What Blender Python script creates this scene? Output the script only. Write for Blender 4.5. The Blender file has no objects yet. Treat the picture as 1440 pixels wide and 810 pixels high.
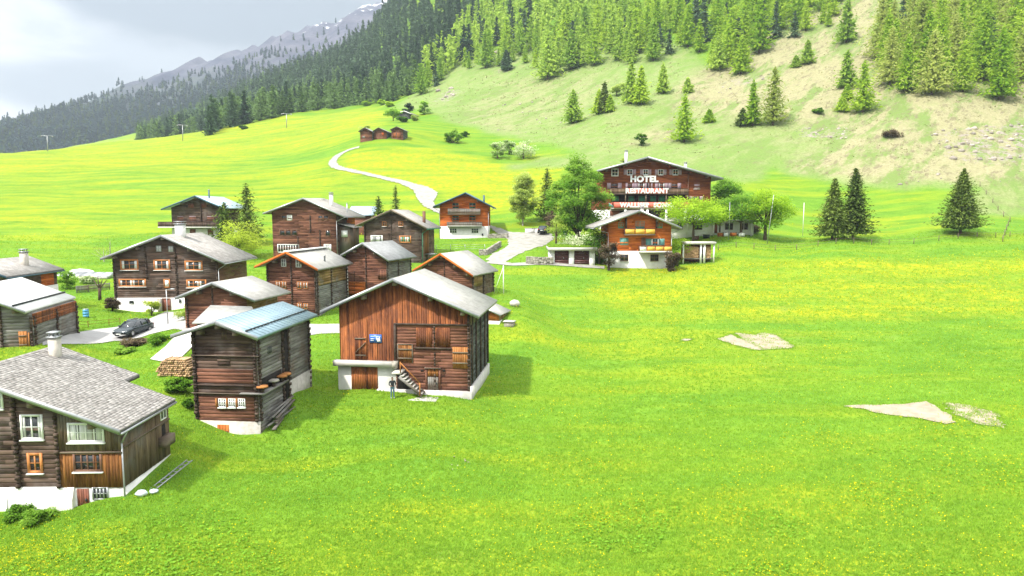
HAZE=.00014; CLOUD=4.0; EXPO=1.2; DENOISE=True
import bpy, bmesh, math, random
import numpy as np
from mathutils import Vector
random.seed(7); RNG = np.random.default_rng(7)
C = bpy.context.scene.collection
CAMZ, FPX, PITCH = 16.0, 973.0, math.atan(102/973.0)
rad = math.radians
cp, sp = math.cos(PITCH), math.sin(PITCH)

# ---------- surveying: where a sight line of the camera meets a given depth ----------
def ray(px, py):
    x = (px-720)/FPX; y = -(py-405)/FPX
    d = np.array([x, cp+y*sp, y*cp-sp])
    return d/d[1]
def P(px, py, Y):
    d = ray(px, py); return np.array([d[0]*Y, Y, CAMZ+d[2]*Y])
def proj(X, Y, Z):
    Z = Z-CAMZ
    f = Y*cp - Z*sp; u = Y*sp + Z*cp
    f = np.maximum(f, 1e-3)
    return 720+FPX*X/f, 405-FPX*u/f
def zoomer(x0, y0, s): return lambda x, y: (x0+x/s, y0+y/s)
za = zoomer(0,440,2.7); zb = zoomer(230,400,3.52); zc = zoomer(450,340,3.523); zd = zoomer(0,330,4.5)
ze = zoomer(130,230,3.241); zf = zoomer(340,250,4.263); zg = zoomer(580,240,5.785); zh = zoomer(740,200,4.263)
Zm1 = zoomer(830,210,7.2); Zm2 = zoomer(940,230,5.589); Zm3 = zoomer(215,260,9); Zm4 = zoomer(0,540,4.05)
Zm5 = zoomer(550,460,8.1); Zm6 = zoomer(680,380,9); Zm7 = zoomer(130,420,6.75); Zm8 = zoomer(700,200,5.783)
Zm9 = zoomer(470,260,9); Zm10 = zoomer(740,290,6.545); Zm11 = zoomer(140,560,4.5); Zm12 = zoomer(590,300,6.857)
zt = zoomer(495,130,11.575); zl = zoomer(0,340,9)

# ---------- mesh building ----------
class MB:
    def __init__(s): s.v=[]; s.f=[]; s.t=[]; s.arr=[]
    def poly(s, pts, tone=.5):
        n=len(s.v); s.v += [tuple(p) for p in pts]; s.f.append(tuple(range(n,n+len(pts)))); s.t.append(tone)
    def hexa(s, p, tone=.5):
        n=len(s.v); s.v += [tuple(q) for q in p]
        for f in ((0,3,2,1),(4,5,6,7),(0,1,5,4),(1,2,6,5),(2,3,7,6),(3,0,4,7)):
            s.f.append(tuple(n+i for i in f)); s.t.append(tone)
    def box(s, x0,x1,y0,y1,z0,z1, tone=.5):
        s.hexa([(x0,y0,z0),(x1,y0,z0),(x1,y1,z0),(x0,y1,z0),(x0,y0,z1),(x1,y0,z1),(x1,y1,z1),(x0,y1,z1)], tone)
    def ext(s, mp, pts, d0, d1, tone=.5):
        n=len(s.v); k=len(pts)
        s.v += [tuple(mp(u,w,d0)) for u,w in pts]+[tuple(mp(u,w,d1)) for u,w in pts]
        s.f.append(tuple(range(n+k-1,n-1,-1))); s.t.append(tone)
        s.f.append(tuple(range(n+k,n+2*k))); s.t.append(tone)
        for i in range(k):
            j=(i+1)%k; s.f.append((n+i,n+j,n+k+j,n+k+i)); s.t.append(tone)
    def tube(s, p0, p1, r0, r1, n=8, tone=.5, caps=True):
        p0=Vector(p0); p1=Vector(p1); d=(p1-p0)
        if d.length<1e-6: return
        d.normalize(); a=d.orthogonal().normalized(); b=d.cross(a); m=len(s.v)
        for p,r in ((p0,r0),(p1,r1)):
            for i in range(n):
                t=2*math.pi*i/n; s.v.append(tuple(p+a*(r*math.cos(t))+b*(r*math.sin(t))))
        for i in range(n):
            j=(i+1)%n; s.f.append((m+i,m+j,m+n+j,m+n+i)); s.t.append(tone)
        if caps:
            s.f.append(tuple(range(m+n-1,m-1,-1))); s.t.append(tone)
            s.f.append(tuple(range(m+n,m+2*n))); s.t.append(tone)
    def bar(s, p0, p1, w, h, tone=.5, up=(0,0,1)):
        p0=Vector(p0); p1=Vector(p1); d=(p1-p0).normalized(); u=Vector(up)
        if abs(d.dot(u))>.99: u=Vector((0,1,0))
        a=d.cross(u).normalized()*(w/2); b=a.cross(d).normalized()*(h/2)
        s.hexa([p0-a-b,p0+a-b,p1+a-b,p1-a-b,p0-a+b,p0+a+b,p1+a+b,p1-a+b], tone)
    def array(s, V, F, T): s.arr.append((np.asarray(V,float), np.asarray(F,int), np.asarray(T,float)))
    def ball(s, c, r, seg=10, rings=6, sq=(1,1,1), tone=.5, jit=0):
        m=len(s.v); c=np.array(c)
        for i in range(rings+1):
            th=math.pi*i/rings
            for j in range(seg):
                ph=2*math.pi*j/seg; k=1+random.uniform(-jit,jit)
                s.v.append(tuple(c+np.array([r*k*sq[0]*math.sin(th)*math.cos(ph),r*k*sq[1]*math.sin(th)*math.sin(ph),r*k*sq[2]*math.cos(th)])))
        for i in range(rings):
            for j in range(seg):
                k=(j+1)%seg; s.f.append((m+i*seg+j,m+(i+1)*seg+j,m+(i+1)*seg+k,m+i*seg+k)); s.t.append(tone)
    def mesh(s, name, mat, smooth=False):
        me=bpy.data.meshes.new(name)
        V=[np.array(s.v,float).reshape(-1,3)]; nv=len(s.v)
        loops=[np.array([i for f in s.f for i in f],int)]; tot=[np.array([len(f) for f in s.f],int)]; T=[np.array(s.t,float)]
        for v,f,t in s.arr:
            V.append(v); loops.append((f+nv).ravel()); tot.append(np.full(len(f),f.shape[1])); T.append(t); nv+=len(v)
        V=np.concatenate(V); loops=np.concatenate(loops); tot=np.concatenate(tot); T=np.concatenate(T)
        me.vertices.add(len(V)); me.vertices.foreach_set('co',V.ravel())
        me.loops.add(len(loops)); me.loops.foreach_set('vertex_index',loops.astype(np.int32))
        me.polygons.add(len(tot)); st=np.concatenate([[0],np.cumsum(tot)[:-1]]) if len(tot) else []
        me.polygons.foreach_set('loop_start',np.array(st,np.int32)); me.polygons.foreach_set('loop_total',tot.astype(np.int32))
        if smooth: me.polygons.foreach_set('use_smooth',np.ones(len(tot),bool))
        me.update(calc_edges=True)
        a=me.attributes.new('tone','FLOAT','FACE'); a.data.foreach_set('value',T.astype(np.float32))
        for m in (mat if isinstance(mat,(list,tuple)) else [mat]): me.materials.append(m)
        return me
    def build(s, name, mat, parent=None, loc=(0,0,0), rz=0, smooth=False):
        o=bpy.data.objects.new(name, s.mesh(name,mat,smooth)); C.objects.link(o)
        o.parent=parent; o.location=loc; o.rotation_euler=(0,0,rz); return o
def tag(o, label=None, cat=None, group=None, kind=None):
    if label: o['label']=label
    if cat: o['category']=cat
    if group: o['group']=group
    if kind: o['kind']=kind
    return o
def empty(name, loc, rz=0, **k):
    o=bpy.data.objects.new(name,None); C.objects.link(o); o.location=loc; o.rotation_euler=(0,0,rz); o.empty_display_size=.3
    return tag(o, **k)
def copy_tree(o, parent=None):
    c=o.copy(); C.objects.link(c); c.parent=parent
    for ch in [q for q in bpy.data.objects if q.parent==o]: copy_tree(ch,c)
    return c

# ---------- materials ----------
class NT:
    def __init__(s,name):
        s.m=bpy.data.materials.new(name); s.m.use_nodes=True; s.nt=s.m.node_tree; s.n=s.nt.nodes; s.n.clear()
        s.out=s.n.new('ShaderNodeOutputMaterial')
    def N(s,t,**k):
        n=s.n.new('ShaderNode'+t)
        for a,b in k.items():
            if a.startswith('i_'): n.inputs[a[2:].replace('_',' ')].default_value=b
            else: setattr(n,a,b)
        return n
    def L(s,a,b): s.nt.links.new(a,b)
    def coord(s,kind='Object',scale=(1,1,1)):
        t=s.N('TexCoord'); m=s.N('Mapping'); m.inputs['Scale'].default_value=scale; s.L(t.outputs[kind],m.inputs['Vector']); return m.outputs[0]
    def rcoord(s,rz,scale):
        t=s.N('TexCoord'); a=s.N('Mapping'); a.inputs['Rotation'].default_value=(0,0,rz); s.L(t.outputs['Object'],a.inputs['Vector']); b=s.N('Mapping'); b.inputs['Scale'].default_value=scale; s.L(a.outputs[0],b.inputs['Vector']); return b.outputs[0]
    def noise(s,vec,scale,detail=4,rough=.55):
        n=s.N('TexNoise'); n.inputs['Scale'].default_value=scale; n.inputs['Detail'].default_value=detail; n.inputs['Roughness'].default_value=rough
        s.L(vec,n.inputs['Vector']); return n.outputs['Fac']
    def ramp(s,fac,a,b):
        r=s.N('MapRange'); r.inputs['From Min'].default_value=a; r.inputs['From Max'].default_value=b; s.L(fac,r.inputs['Value']); return r.outputs[0]
    def math(s,op,a,b=None):
        n=s.N('Math',operation=op)
        for i,v in enumerate((a,b)):
            if v is None: continue
            if isinstance(v,(int,float)): n.inputs[i].default_value=v
            else: s.L(v,n.inputs[i])
        return n.outputs[0]
    def mix(s,fac,a,b,mode='MIX'):
        n=s.N('Mix',data_type='RGBA',blend_type=mode)
        for i,v in ((0,fac),(6,a),(7,b)):
            if isinstance(v,(int,float)): n.inputs[i].default_value=v
            elif isinstance(v,tuple): n.inputs[i].default_value=(*v[:3],1)
            else: s.L(v,n.inputs[i])
        return n.outputs[2]
    def attr(s,name): n=s.N('Attribute'); n.attribute_name=name; return n.outputs['Fac']
    def bump(s,h,dist,st=1):
        b=s.N('Bump'); b.inputs['Strength'].default_value=st; b.inputs['Distance'].default_value=dist; s.L(h,b.inputs['Height']); return b.outputs[0]
    def bsdf(s,col,rough=.8,metal=0,spec=.3,normal=None):
        b=s.N('BsdfPrincipled'); b.inputs['Metallic'].default_value=metal; b.inputs['Specular IOR Level'].default_value=spec
        for k,v in (('Base Color',col),('Roughness',rough)):
            if isinstance(v,tuple): b.inputs[k].default_value=(*v[:3],1)
            elif isinstance(v,(int,float)): b.inputs[k].default_value=v
            else: s.L(v,b.inputs[k])
        if normal is not None: s.L(normal,b.inputs['Normal'])
        s.L(b.outputs[0],s.out.inputs[0]); return b
def wood(name, c1, c2, st=(1,1,12), k=1.1, grey=None):
    """weathered timber: tone attribute per board, grain stretched along it"""
    t=NT(name); v=t.coord('Object',st); n=t.noise(v,2.2,6,.65); big=t.noise(t.coord('Object'),.55,3)
    mid=t.noise(t.coord('Object',tuple(.25+.22*q for q in st)),1.0,4,.6)
    f=t.math('ADD',t.math('MULTIPLY',t.attr('tone'),.65),t.math('MULTIPLY',t.math('SUBTRACT',n,.35),1.1))
    f=t.math('ADD',f,t.math('MULTIPLY',t.math('SUBTRACT',mid,.5),2.4))
    f=t.ramp(f,.1,1.05); col=t.mix(f,c1,c2)
    if grey: col=t.mix(t.ramp(big,.5,.68),col,grey)
    dark=t.ramp(t.noise(v,6,5,.7),.60,.70)
    col=t.mix(t.math('MULTIPLY',dark,.6),col,tuple(x*.3 for x in c1))
    pale=t.ramp(t.noise(v,9,4,.75),.60,.68)
    col=t.mix(t.math('MULTIPLY',pale,.3),col,tuple(min(1,x*2.1+.02) for x in c2))
    t.bsdf(col,.85,0,.2,t.bump(n,.02,.6)); return t.m
def plain(name, c, c2=None, sc=3, rough=.8, metal=0, spec=.3, bump=0, tone=0.35, st=(1,1,1)):
    t=NT(name); v=t.coord('Object',st); n=t.noise(v,sc,5,.6)
    col=t.mix(t.ramp(n,.32,.68),c,c2 or tuple(x*.8 for x in c))
    tv=t.math('ADD',t.math('MULTIPLY',t.math('SUBTRACT',t.attr('tone'),.5),2*tone),1)
    hs=t.N('HueSaturation'); t.L(tv,hs.inputs['Value']); t.L(col,hs.inputs['Color'])
    t.bsdf(hs.outputs[0],rough,metal,spec,t.bump(n,bump,.7) if bump else None); return t.m
def slate(name, c, c2, w=.55, h=.32, bump=.02, mortar=.35):
    t=NT(name); tc=t.N('TexCoord'); se=t.N('SeparateXYZ'); cb=t.N('CombineXYZ'); t.L(tc.outputs['Object'],se.inputs[0])
    t.L(se.outputs[1],cb.inputs[0]); t.L(se.outputs[0],cb.inputs[1])
    b=t.N('TexBrick'); t.L(cb.outputs[0],b.inputs['Vector']); b.inputs['Scale'].default_value=1
    b.inputs['Brick Width'].default_value=w; b.inputs['Row Height'].default_value=h; b.inputs['Mortar Size'].default_value=.012
    b.inputs['Color1'].default_value=(*c,1); b.inputs['Color2'].default_value=(*c2,1); b.inputs['Mortar'].default_value=(*[x*mortar for x in c],1)
    n=t.noise(t.coord('Object'),1.2,6,.65); n2=t.noise(t.coord('Object'),9,4,.7)
    col=t.mix(t.ramp(n,.4,.75),b.outputs['Color'],tuple(x*.72 for x in c2)); col=t.mix(t.math('MULTIPLY',t.ramp(n2,.5,.7),.35),col,tuple(min(.7,x*1.35) for x in c))
    h_=t.math('ADD',t.math('MULTIPLY',b.outputs['Fac'],-1),n2)
    t.bsdf(col,.75,0,.3,t.bump(h_,bump,.8)); return t.m
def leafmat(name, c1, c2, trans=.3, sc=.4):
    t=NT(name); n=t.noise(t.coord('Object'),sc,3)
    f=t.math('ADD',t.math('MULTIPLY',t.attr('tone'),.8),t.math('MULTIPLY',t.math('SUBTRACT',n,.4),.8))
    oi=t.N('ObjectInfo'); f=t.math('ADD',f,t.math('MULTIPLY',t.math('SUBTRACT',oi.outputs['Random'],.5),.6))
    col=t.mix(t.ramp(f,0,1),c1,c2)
    d=t.N('BsdfDiffuse'); tr=t.N('BsdfTranslucent'); mx=t.N('MixShader'); mx.inputs[0].default_value=trans
    t.L(col,d.inputs[0]); t.L(col,tr.inputs[0]); t.L(d.outputs[0],mx.inputs[1]); t.L(tr.outputs[0],mx.inputs[2]); t.L(mx.outputs[0],t.out.inputs[0]); return t.m
H12=(1,1,14); V12=(14,14,1)
W={}
W['dark']=wood('dark_log_wood',(.048,.030,.022),(.165,.108,.082),H12,grey=(.150,.118,.104))
W['red']=wood('reddish_log_wood',(.080,.033,.022),(.28,.125,.078),H12)
W['hay']=wood('brown_board_wood',(.080,.026,.013),(.40,.135,.045),V12,grey=(.14,.052,.028))
W['plank']=wood('weathered_plank_wood',(.085,.056,.036),(.24,.17,.11),V12,grey=(.15,.13,.11))
W['warmplank']=wood('warm_plank_wood',(.12,.045,.014),(.34,.15,.045),V12)
W['grey']=wood('silver_grey_wood',(.11,.102,.092),(.29,.28,.26),H12,grey=(.16,.125,.10))
W['black']=wood('blackened_wood',(.040,.042,.040),(.135,.138,.130),H12)
W['gold']=wood('golden_wood',(.16,.095,.035),(.42,.27,.11),H12,grey=(.22,.20,.17))
W['orange']=wood('orange_wood',(.36,.078,.014),(.72,.20,.042),H12)
W['chalet']=wood('chalet_brown_wood',(.12,.034,.014),(.32,.10,.032),H12,grey=(.17,.05,.028))
W['oranged']=wood('orange_door_wood',(.32,.09,.02),(.55,.19,.05),V12)
W['shutter']=wood('shutter_wood',(.26,.10,.03),(.48,.21,.07),V12)
W['post']=wood('log_end_wood',(.036,.024,.018),(.125,.088,.068),(8,8,8))
W['beam']=wood('beam_wood',(.10,.075,.055),(.24,.19,.14),H12)
M={}
M['white']=plain('white_render',(.80,.79,.75),(.66,.64,.60),1.3,.9,bump=.02,tone=.1)
M['stone']=plain('lime_washed_stone',(.55,.52,.47),(.36,.33,.29),2.5,.9,bump=.06)
M['rubble']=plain('rubble_stone',(.40,.37,.32),(.22,.20,.17),4,.9,bump=.06)
M['concrete']=plain('pale_concrete',(.55,.53,.49),(.42,.40,.37),1.5,.85,bump=.01)
M['whitep']=plain('white_paint',(.82,.82,.80),(.74,.74,.72),3,.55,tone=.05)
M['orangep']=plain('orange_frame_wood',(.55,.22,.07),(.42,.15,.045),6,.6)
M['brownp']=plain('brown_frame_wood',(.20,.10,.06),(.13,.06,.04),6,.6)
M['teal']=plain('teal_shutter_paint',(.16,.36,.33),(.12,.28,.26),4,.6)
M['green']=plain('green_shutter_paint',(.05,.24,.14),(.03,.16,.09),4,.6)
M['lilac']=plain('faded_lilac_shutter_paint',(.42,.32,.36),(.32,.22,.26),4,.7)
M['redsh']=plain('brown_red_shutter_paint',(.20,.07,.045),(.14,.05,.03),4,.7)
M['yellow']=plain('yellow_balcony_panel',(.78,.46,.08),(.68,.36,.05),4,.6)
M['salmon']=plain('red_sign_board',(.70,.17,.12),(.60,.13,.09),3,.6)
M['garage']=plain('brown_garage_paint',(.085,.030,.028),(.060,.022,.02),4,.5)
M['metal']=plain('galvanised_metal',(.42,.43,.44),(.32,.33,.34),5,.45,.6)
M['dkmetal']=plain('dark_metal',(.05,.06,.06),(.035,.04,.04),5,.5,.4)
M['bluemetal']=plain('blue_grey_sheet',(.07,.13,.17),(.05,.10,.13),5,.5,.2)
M['glass']=(lambda t:(t.bsdf(t.mix(t.noise(t.coord('Object'),.9,2),(.012,.014,.016),(.05,.055,.06)),.08,0,.6),t.m)[1])(NT('window_glass'))
M['curtain']=plain('white_curtain',(.72,.72,.70),(.5,.5,.49),3,.8,st=(6,1,.3))
M['shade_eye_black']=plain('painted_shade_and_eyes',(.012,.010,.009),(.02,.016,.014),2,.9)  # near-black that paints shade into openings and slits; the eyes share it
M['chim']=plain('chimney_render',(.56,.52,.45),(.42,.38,.33),3,.9,bump=.02)
R={}
R['slate']=slate('weathered_slate_roof',(.34,.32,.305),(.21,.195,.185),.42,.30,.03)
R['slate2']=slate('grey_shingle_roof',(.37,.35,.325),(.26,.24,.22),.5,.3,.02)
R['eternit']=slate('pale_fibre_cement_roof',(.37,.36,.335),(.32,.31,.285),.8,.42,.006,.8)
R['pale']=plain('pale_sheet_roof',(.68,.68,.66),(.57,.57,.55),.8,.6,.0,tone=.15)
R['blue']=plain('blue_grey_metal_roof',(.27,.37,.42),(.21,.30,.35),.7,.40,.25,tone=.2)
R['dark']=slate('dark_sheet_roof',(.26,.265,.265),(.22,.225,.225),1.1,.5,.006,.7)
R['navy']=plain('navy_metal_roof',(.08,.13,.17),(.06,.10,.14),1,.45,.2)
R['lightblue']=plain('light_blue_metal_roof',(.42,.52,.60),(.36,.46,.54),1,.4,.2)
# ---------- the terrain: one height field through surveyed points ----------
CTRL=[]
def ctl(*a):
    for (px,py,Y) in a: CTRL.append(P(px,py,Y))
rows=((810,29.5),(760,32.5),(700,37),(620,46.5),(553,57))
for px in (-150,100,400,720,1000,1250,1550):
    for py,Y in rows:
        if px<300 and py<640: continue
        ctl((px,py,Y))
for px in (800,950,1100,1300,1560):
    ctl((px,500,68),(px,460,80),(px,420,93),(px,388,105))
for px in (1050,1200,1400,1560): ctl((px,362,115),(px,345,123))
# village
ctl((100,715,36),(168,700,36),(238,637,41.5),(-60,718,36),(-150,640,43),(330,613,46.6),(372,600,47.6),(404,547,53.3),(430,527,57.6),(442,540,57),(475,547,55.5),(660,550,56),(690,515,65),
 (245,530,53),(230,510,58),(250,470,66),(187,476,70),(140,470,71),(455,462,73),(400,463,72),(210,438,84),(160,433,84),(60,497,58),(-60,500,58),(150,440,80),
 (120,415,92),(130,395,102),(120,378,112),(100,350,125),(0,425,78),(-90,425,80),(-90,360,120),(270,333,131),(430,368,118),(440,442,81),(540,412,92),(697,418,85),
 (705,457,74),(740,440,78),(560,368,115),(650,336,134),(690,345,127),(735,350,122),(800,327,136),(810,373,112),(900,376,112),(700,372,112),(850,377,111),
 (930,328,139),(1010,328,136),(340,352,122),(380,395,100),(1000,368,113),(1060,352,121),(770,400,100),(780,430,90))
ctl((1150,318,150),(1185,337,127),(1345,330,130),(1250,330,135),(1480,325,135),(1080,330,138),(1560,322,138))
ctl((1560,300,155),(1560,250,178),(1560,150,225),(1560,0,310),(1560,-200,500),(1440,300,155),(1440,250,178),(1440,200,200),(1440,150,225),(1440,50,285),(1440,-50,350),(1440,-200,500))
ctl((1250,290,160),(1250,240,185),(1250,150,235),(1250,60,300),(1250,-30,380),(1250,-200,550))
ctl((1080,300,155),(1080,250,185),(1080,180,235),(1080,110,300),(1080,40,370),(1080,-50,470),(1080,-250,700))
ctl((900,285,160),(900,220,215),(900,170,265),(900,110,340),(900,50,420),(900,-20,520),(900,-200,800))
ctl((760,295,155),(760,260,190),(760,215,240),(760,180,290),(760,130,370),(760,80,440),(760,0,560),(760,-200,900))
ctl((640,290,165),(640,250,200),(640,215,240),(640,180,300),(640,140,380),(640,105,450),(640,60,560),(640,0,700),(640,-150,1000))
ctl((540,290,165),(540,250,200),(540,215,235),(540,193,258),(540,170,320),(540,152,400),(540,146,440),(540,115,600),(540,60,800),(540,25,1000))
ctl((400,300,155),(400,260,200),(400,220,270),(400,190,340),(400,168,420),(400,161,470),(400,156,650),(400,115,950))
ctl((250,310,148),(250,270,195),(250,230,260),(250,203,360),(250,191,430),(250,195,600),(250,178,950))
ctl((100,320,142),(100,280,185),(100,240,250),(100,216,340),(100,208,400),(100,217,600),(100,214,950))
ctl((-60,320,142),(-60,280,187),(-60,240,255),(-60,222,360),(-60,235,600),(-60,232,950))
for px in (-250,): ctl((px,420,85),(px,330,142),(px,280,190),(px,240,260),(px,230,380),(px,240,600),(px,236,950))
CT=np.array(CTRL)
def st_(X,Y):
    Y=np.clip(Y,24,1050); s=np.clip(X/(Y+8),-.86,.92); return np.stack([s*1.9,np.log(Y+25)*1.0],-1)
def kern(a,b):
    r2=((a[:,None,:]-b[None,:,:])**2).sum(-1); return .5*r2*np.log(r2+1e-12)
SP=st_(CT[:,0],CT[:,1]); n_=len(SP)
A_=np.zeros((n_+3,n_+3)); A_[:n_,:n_]=kern(SP,SP)+np.eye(n_)*2e-4; A_[:n_,n_]=1; A_[:n_,n_+1:]=SP; A_[n_:,:n_]=A_[:n_,n_:].T
SOL=np.linalg.solve(A_,np.concatenate([CT[:,2],np.zeros(3)]))
def sinus(X,Y,k,ph): # cheap smooth value noise from sines
    return (np.sin(X*k+ph)*np.cos(Y*k*1.13-ph*2)+np.sin((X+Y)*k*.61+ph*3)*np.cos((X-Y)*k*.83+ph))/2
def T_(X,Y):
    X=np.atleast_1d(np.asarray(X,float)); Y=np.atleast_1d(np.asarray(Y,float)); out=np.empty(X.shape)
    xf,yf,of=X.ravel(),Y.ravel(),out.ravel()
    for i in range(0,len(xf),20000):
        q=st_(xf[i:i+20000],yf[i:i+20000]); of[i:i+20000]=kern(q,SP)@SOL[:n_]+SOL[n_]+q@SOL[n_+1:]
    z=of.reshape(X.shape)
    g=np.clip((Y-60)/200,0,1)
    sl=np.clip((X/(np.abs(Y)+1)+.02)*5,0,1)*np.clip((Y-165)/80,0,1)
    z=z+sl*(1.5*sinus(X*.77-Y*.64+8*np.sin(Y*.02),(X*.64+Y*.77)*.25,.13,1.7)+.9*sinus(X+.4*Y,Y,.11,2.)+.45*sinus(X,Y+.3*X,.27,.6)+.2*sinus(X,Y,.6,3.))
    return z+.10*sinus(X,Y,.55,1.3)+.06*sinus(X,Y,1.3,2.1)*(1-g)+g*.8*sinus(X,Y,.11,.7)+np.clip((Y-180)/200,0,1)*1.2*sinus(X,Y,.045,4.)
def Tz(x,y): return float(T_(x,y)[0])
YS=np.concatenate([np.geomspace(24,1040,700)])
def G(px,py,ymin=24):
    d=ray(px,py); ys=YS[YS>=ymin]; z=CAMZ+d[2]*ys; t=T_(d[0]*ys,ys)
    k=np.nonzero(z<=t)[0]
    if len(k)==0: i=int(np.argmin(z-t)); return np.array([d[0]*ys[i],ys[i],t[i]])
    i=k[0]
    if i==0: y=ys[0]
    else:
        a,b=(z-t)[i-1],(z-t)[i]; y=ys[i-1]+(ys[i]-ys[i-1])*a/(a-b)
    return np.array([d[0]*y,y,Tz(d[0]*y,y)])
def inpoly(px,py,poly):
    r=np.zeros(np.shape(px),bool); n=len(poly)
    for i in range(n):
        x0,y0=poly[i]; x1,y1=poly[(i+1)%n]
        if y0==y1: continue
        c=((y0>py)!=(y1>py))&(px<(x1-x0)*(py-y0)/(y1-y0)+x0); r^=c
    return r
# mesh grid
ny,nx=560,640
yr=np.concatenate([np.linspace(-60,22,14),np.geomspace(24,1040,ny-14)])
uu=np.concatenate([np.linspace(-1.5,-.93,60)[:-1],np.linspace(-.93,.99,nx-108),np.linspace(.99,1.4,50)[1:]])
GX=uu[None,:]*(np.maximum(yr,0)[:,None]+12+.0*uu[None,:]); GY=np.repeat(yr[:,None],nx,1)
GX=np.where(GY<60, uu[None,:]*(72+0*GX), GX)
GZ=T_(GX,GY)
mb=MB(); idx=np.arange(ny*nx).reshape(ny,nx)
F=np.stack([idx[:-1,:-1],idx[:-1,1:],idx[1:,1:],idx[1:,:-1]],-1).reshape(-1,4)
mb.array(np.stack([GX,GY,GZ],-1).reshape(-1,3),F,np.full(len(F),.5))
PX,PY=proj(GX,GY,GZ)
wx=PX+14*sinus(GX,GY,.09,1)*1.0+6*sinus(GX,GY,.31,2); wy=PY+7*sinus(GX,GY,.12,3)+3*sinus(GX,GY,.35,5)
dry=np.zeros(GX.shape)
for poly,val in (
  ([(560,150),(590,120),(640,80),(860,40),(960,60),(1020,110),(960,190),(860,215),(760,205),(690,185),(620,165)],.42),
  ([(640,165),(700,120),(760,100),(860,110),(820,150),(740,180),(690,185)],.62),
  ([(940,150),(960,115),(1060,60),(1160,0),(1250,-300),(1700,-300),(1700,285),(1440,262),(1300,262),(1190,258),(1100,238),(1160,205),(1020,180)],1.),
  ([(700,235),(860,205),(960,190),(1090,200),(1130,215),(1060,250),(960,250),(860,240)],.40),
  ([(870,215),(930,170),(1000,140),(1000,175),(930,205)],.8),
  ([(960,150),(1160,180),(1160,222),(1000,205)],.5),
  ([(1340,300),(1440,240),(1600,240),(1600,320),(1440,305),(1380,300)],.45)):
    m=inpoly(wx,wy,poly); dry=np.where(m,val,dry)
yel=.10+.0*dry
for poly,val in (
  ([(-200,330),(0,318),(300,320),(560,300),(600,330),(420,340),(120,345),(-200,345)],.34),
  ([(-200,210),(130,200),(300,180),(520,150),(560,160),(500,200),(300,230),(-200,262)],.66),
  ([(-200,262),(300,230),(470,235),(610,270),(600,300),(300,318),(-200,318)],.42),
  ([(480,212),(560,205),(620,208),(700,232),(860,205),(860,225),(790,250),(780,300),(700,310),(620,272),(480,240)],.80),
  ([(600,300),(780,292),(780,325),(600,330)],.1),
  ([(640,210),(700,205),(860,190),(900,205),(700,226)],.05),
  ([(870,380),(1500,352),(1700,430),(1300,452),(900,448),(820,400)],.62),
  ([(700,450),(1300,452),(1600,430),(1600,520),(1100,530),(760,500)],.22),
  ([(1100,610),(1600,560),(1600,900),(900,900),(950,740)],.34),
  ([(-100,730),(180,735),(220,900),(-100,900)],.36),
  ([(500,700),(900,640),(900,900),(450,900)],.26),
  ([(1150,300),(1420,295),(1420,320),(1150,332)],.30)):
    m=inpoly(wx,wy,poly); yel=np.where(m,val,yel)
shade=np.where(inpoly(wx,wy,[(1000,235),(1200,245),(1420,262),(1400,300),(1150,318),(1040,310)]),1.,0.)
def blur(a,k):
    for _ in range(k): a=(a+np.roll(a,1,0)+np.roll(a,-1,0)+np.roll(a,1,1)+np.roll(a,-1,1))/5
    return a
dry=blur(dry,14); yel=blur(yel,10); shade=blur(shade,6)
slope_rock=np.where(inpoly(wx,wy,[(1300,185),(1440,170),(1600,190),(1600,240),(1430,232),(1330,225)])|inpoly(wx,wy,[(600,145),(625,118),(650,128),(640,140),(615,150)])|inpoly(wx,wy,[(1000,120),(1080,100),(1090,112),(1010,135)])|inpoly(wx,wy,[(1110,180),(1200,175),(1200,195),(1120,198)])|inpoly(wx,wy,[(690,100),(720,60),(740,70),(720,105)]),1.,0.)
slope_rock=blur(slope_rock,5)
t=NT('meadow_ground'); v=t.coord('Object')
n0=t.noise(v,.035,4); n1=t.noise(v,.22,5); n2=t.noise(v,1.6,5,.65); n3=t.noise(v,7,4,.7)
vs=t.coord('Object',(.035,.22,.1)); ns=t.noise(vs,1,5)
g=t.mix(t.ramp(n1,.35,.65),(.080,.185,.013),(.120,.235,.018))
g=t.mix(t.math('MULTIPLY',t.ramp(n2,.4,.66),.6),g,(.158,.282,.026))
g=t.mix(t.math('MULTIPLY',t.ramp(n3,.5,.72),.5),g,(.060,.150,.010))
g=t.mix(t.math('MULTIPLY',t.ramp(ns,.44,.60),.7),g,(.165,.250,.014))
g=t.mix(t.math('MULTIPLY',t.ramp(t.noise(t.coord('Object',(.10,.5,.1)),1,6,.7),.50,.64),.55),g,(.055,.150,.012))
yv=t.math('ADD',t.attr('yellow'),t.math('MULTIPLY',t.math('SUBTRACT',ns,.5),2.0))
sp_=t.ramp(t.noise(v,5.5,3,.8),.52,.60)
yf=t.math('MULTIPLY',t.ramp(yv,.12,.95),t.math('ADD',t.math('MULTIPLY',sp_,.55),t.math('MULTIPLY',t.ramp(t.noise(v,.7,5,.7),.35,.65),.6)))
g=t.mix(yf,g,(.40,.34,.008))
nk=t.noise(t.rcoord(rad(38),(.10,.022,.05)),1,8,.70)
d_=t.mix(t.ramp(n2,.35,.65),(.215,.205,.100),(.310,.288,.168))
d_=t.mix(t.math('MULTIPLY',t.ramp(nk,.49,.57),.85),d_,(.120,.195,.040))
d_=t.mix(t.math('MULTIPLY',t.ramp(t.noise(t.rcoord(rad(38),(.5,.16,.3)),1,8,.78),.52,.60),.8),d_,(.150,.128,.078))
d_=t.mix(t.math('MULTIPLY',t.ramp(n3,.56,.66),.7),d_,(.13,.12,.06))
gh=t.mix(t.ramp(n2,.35,.65),(.105,.195,.032),(.175,.255,.062))
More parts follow.
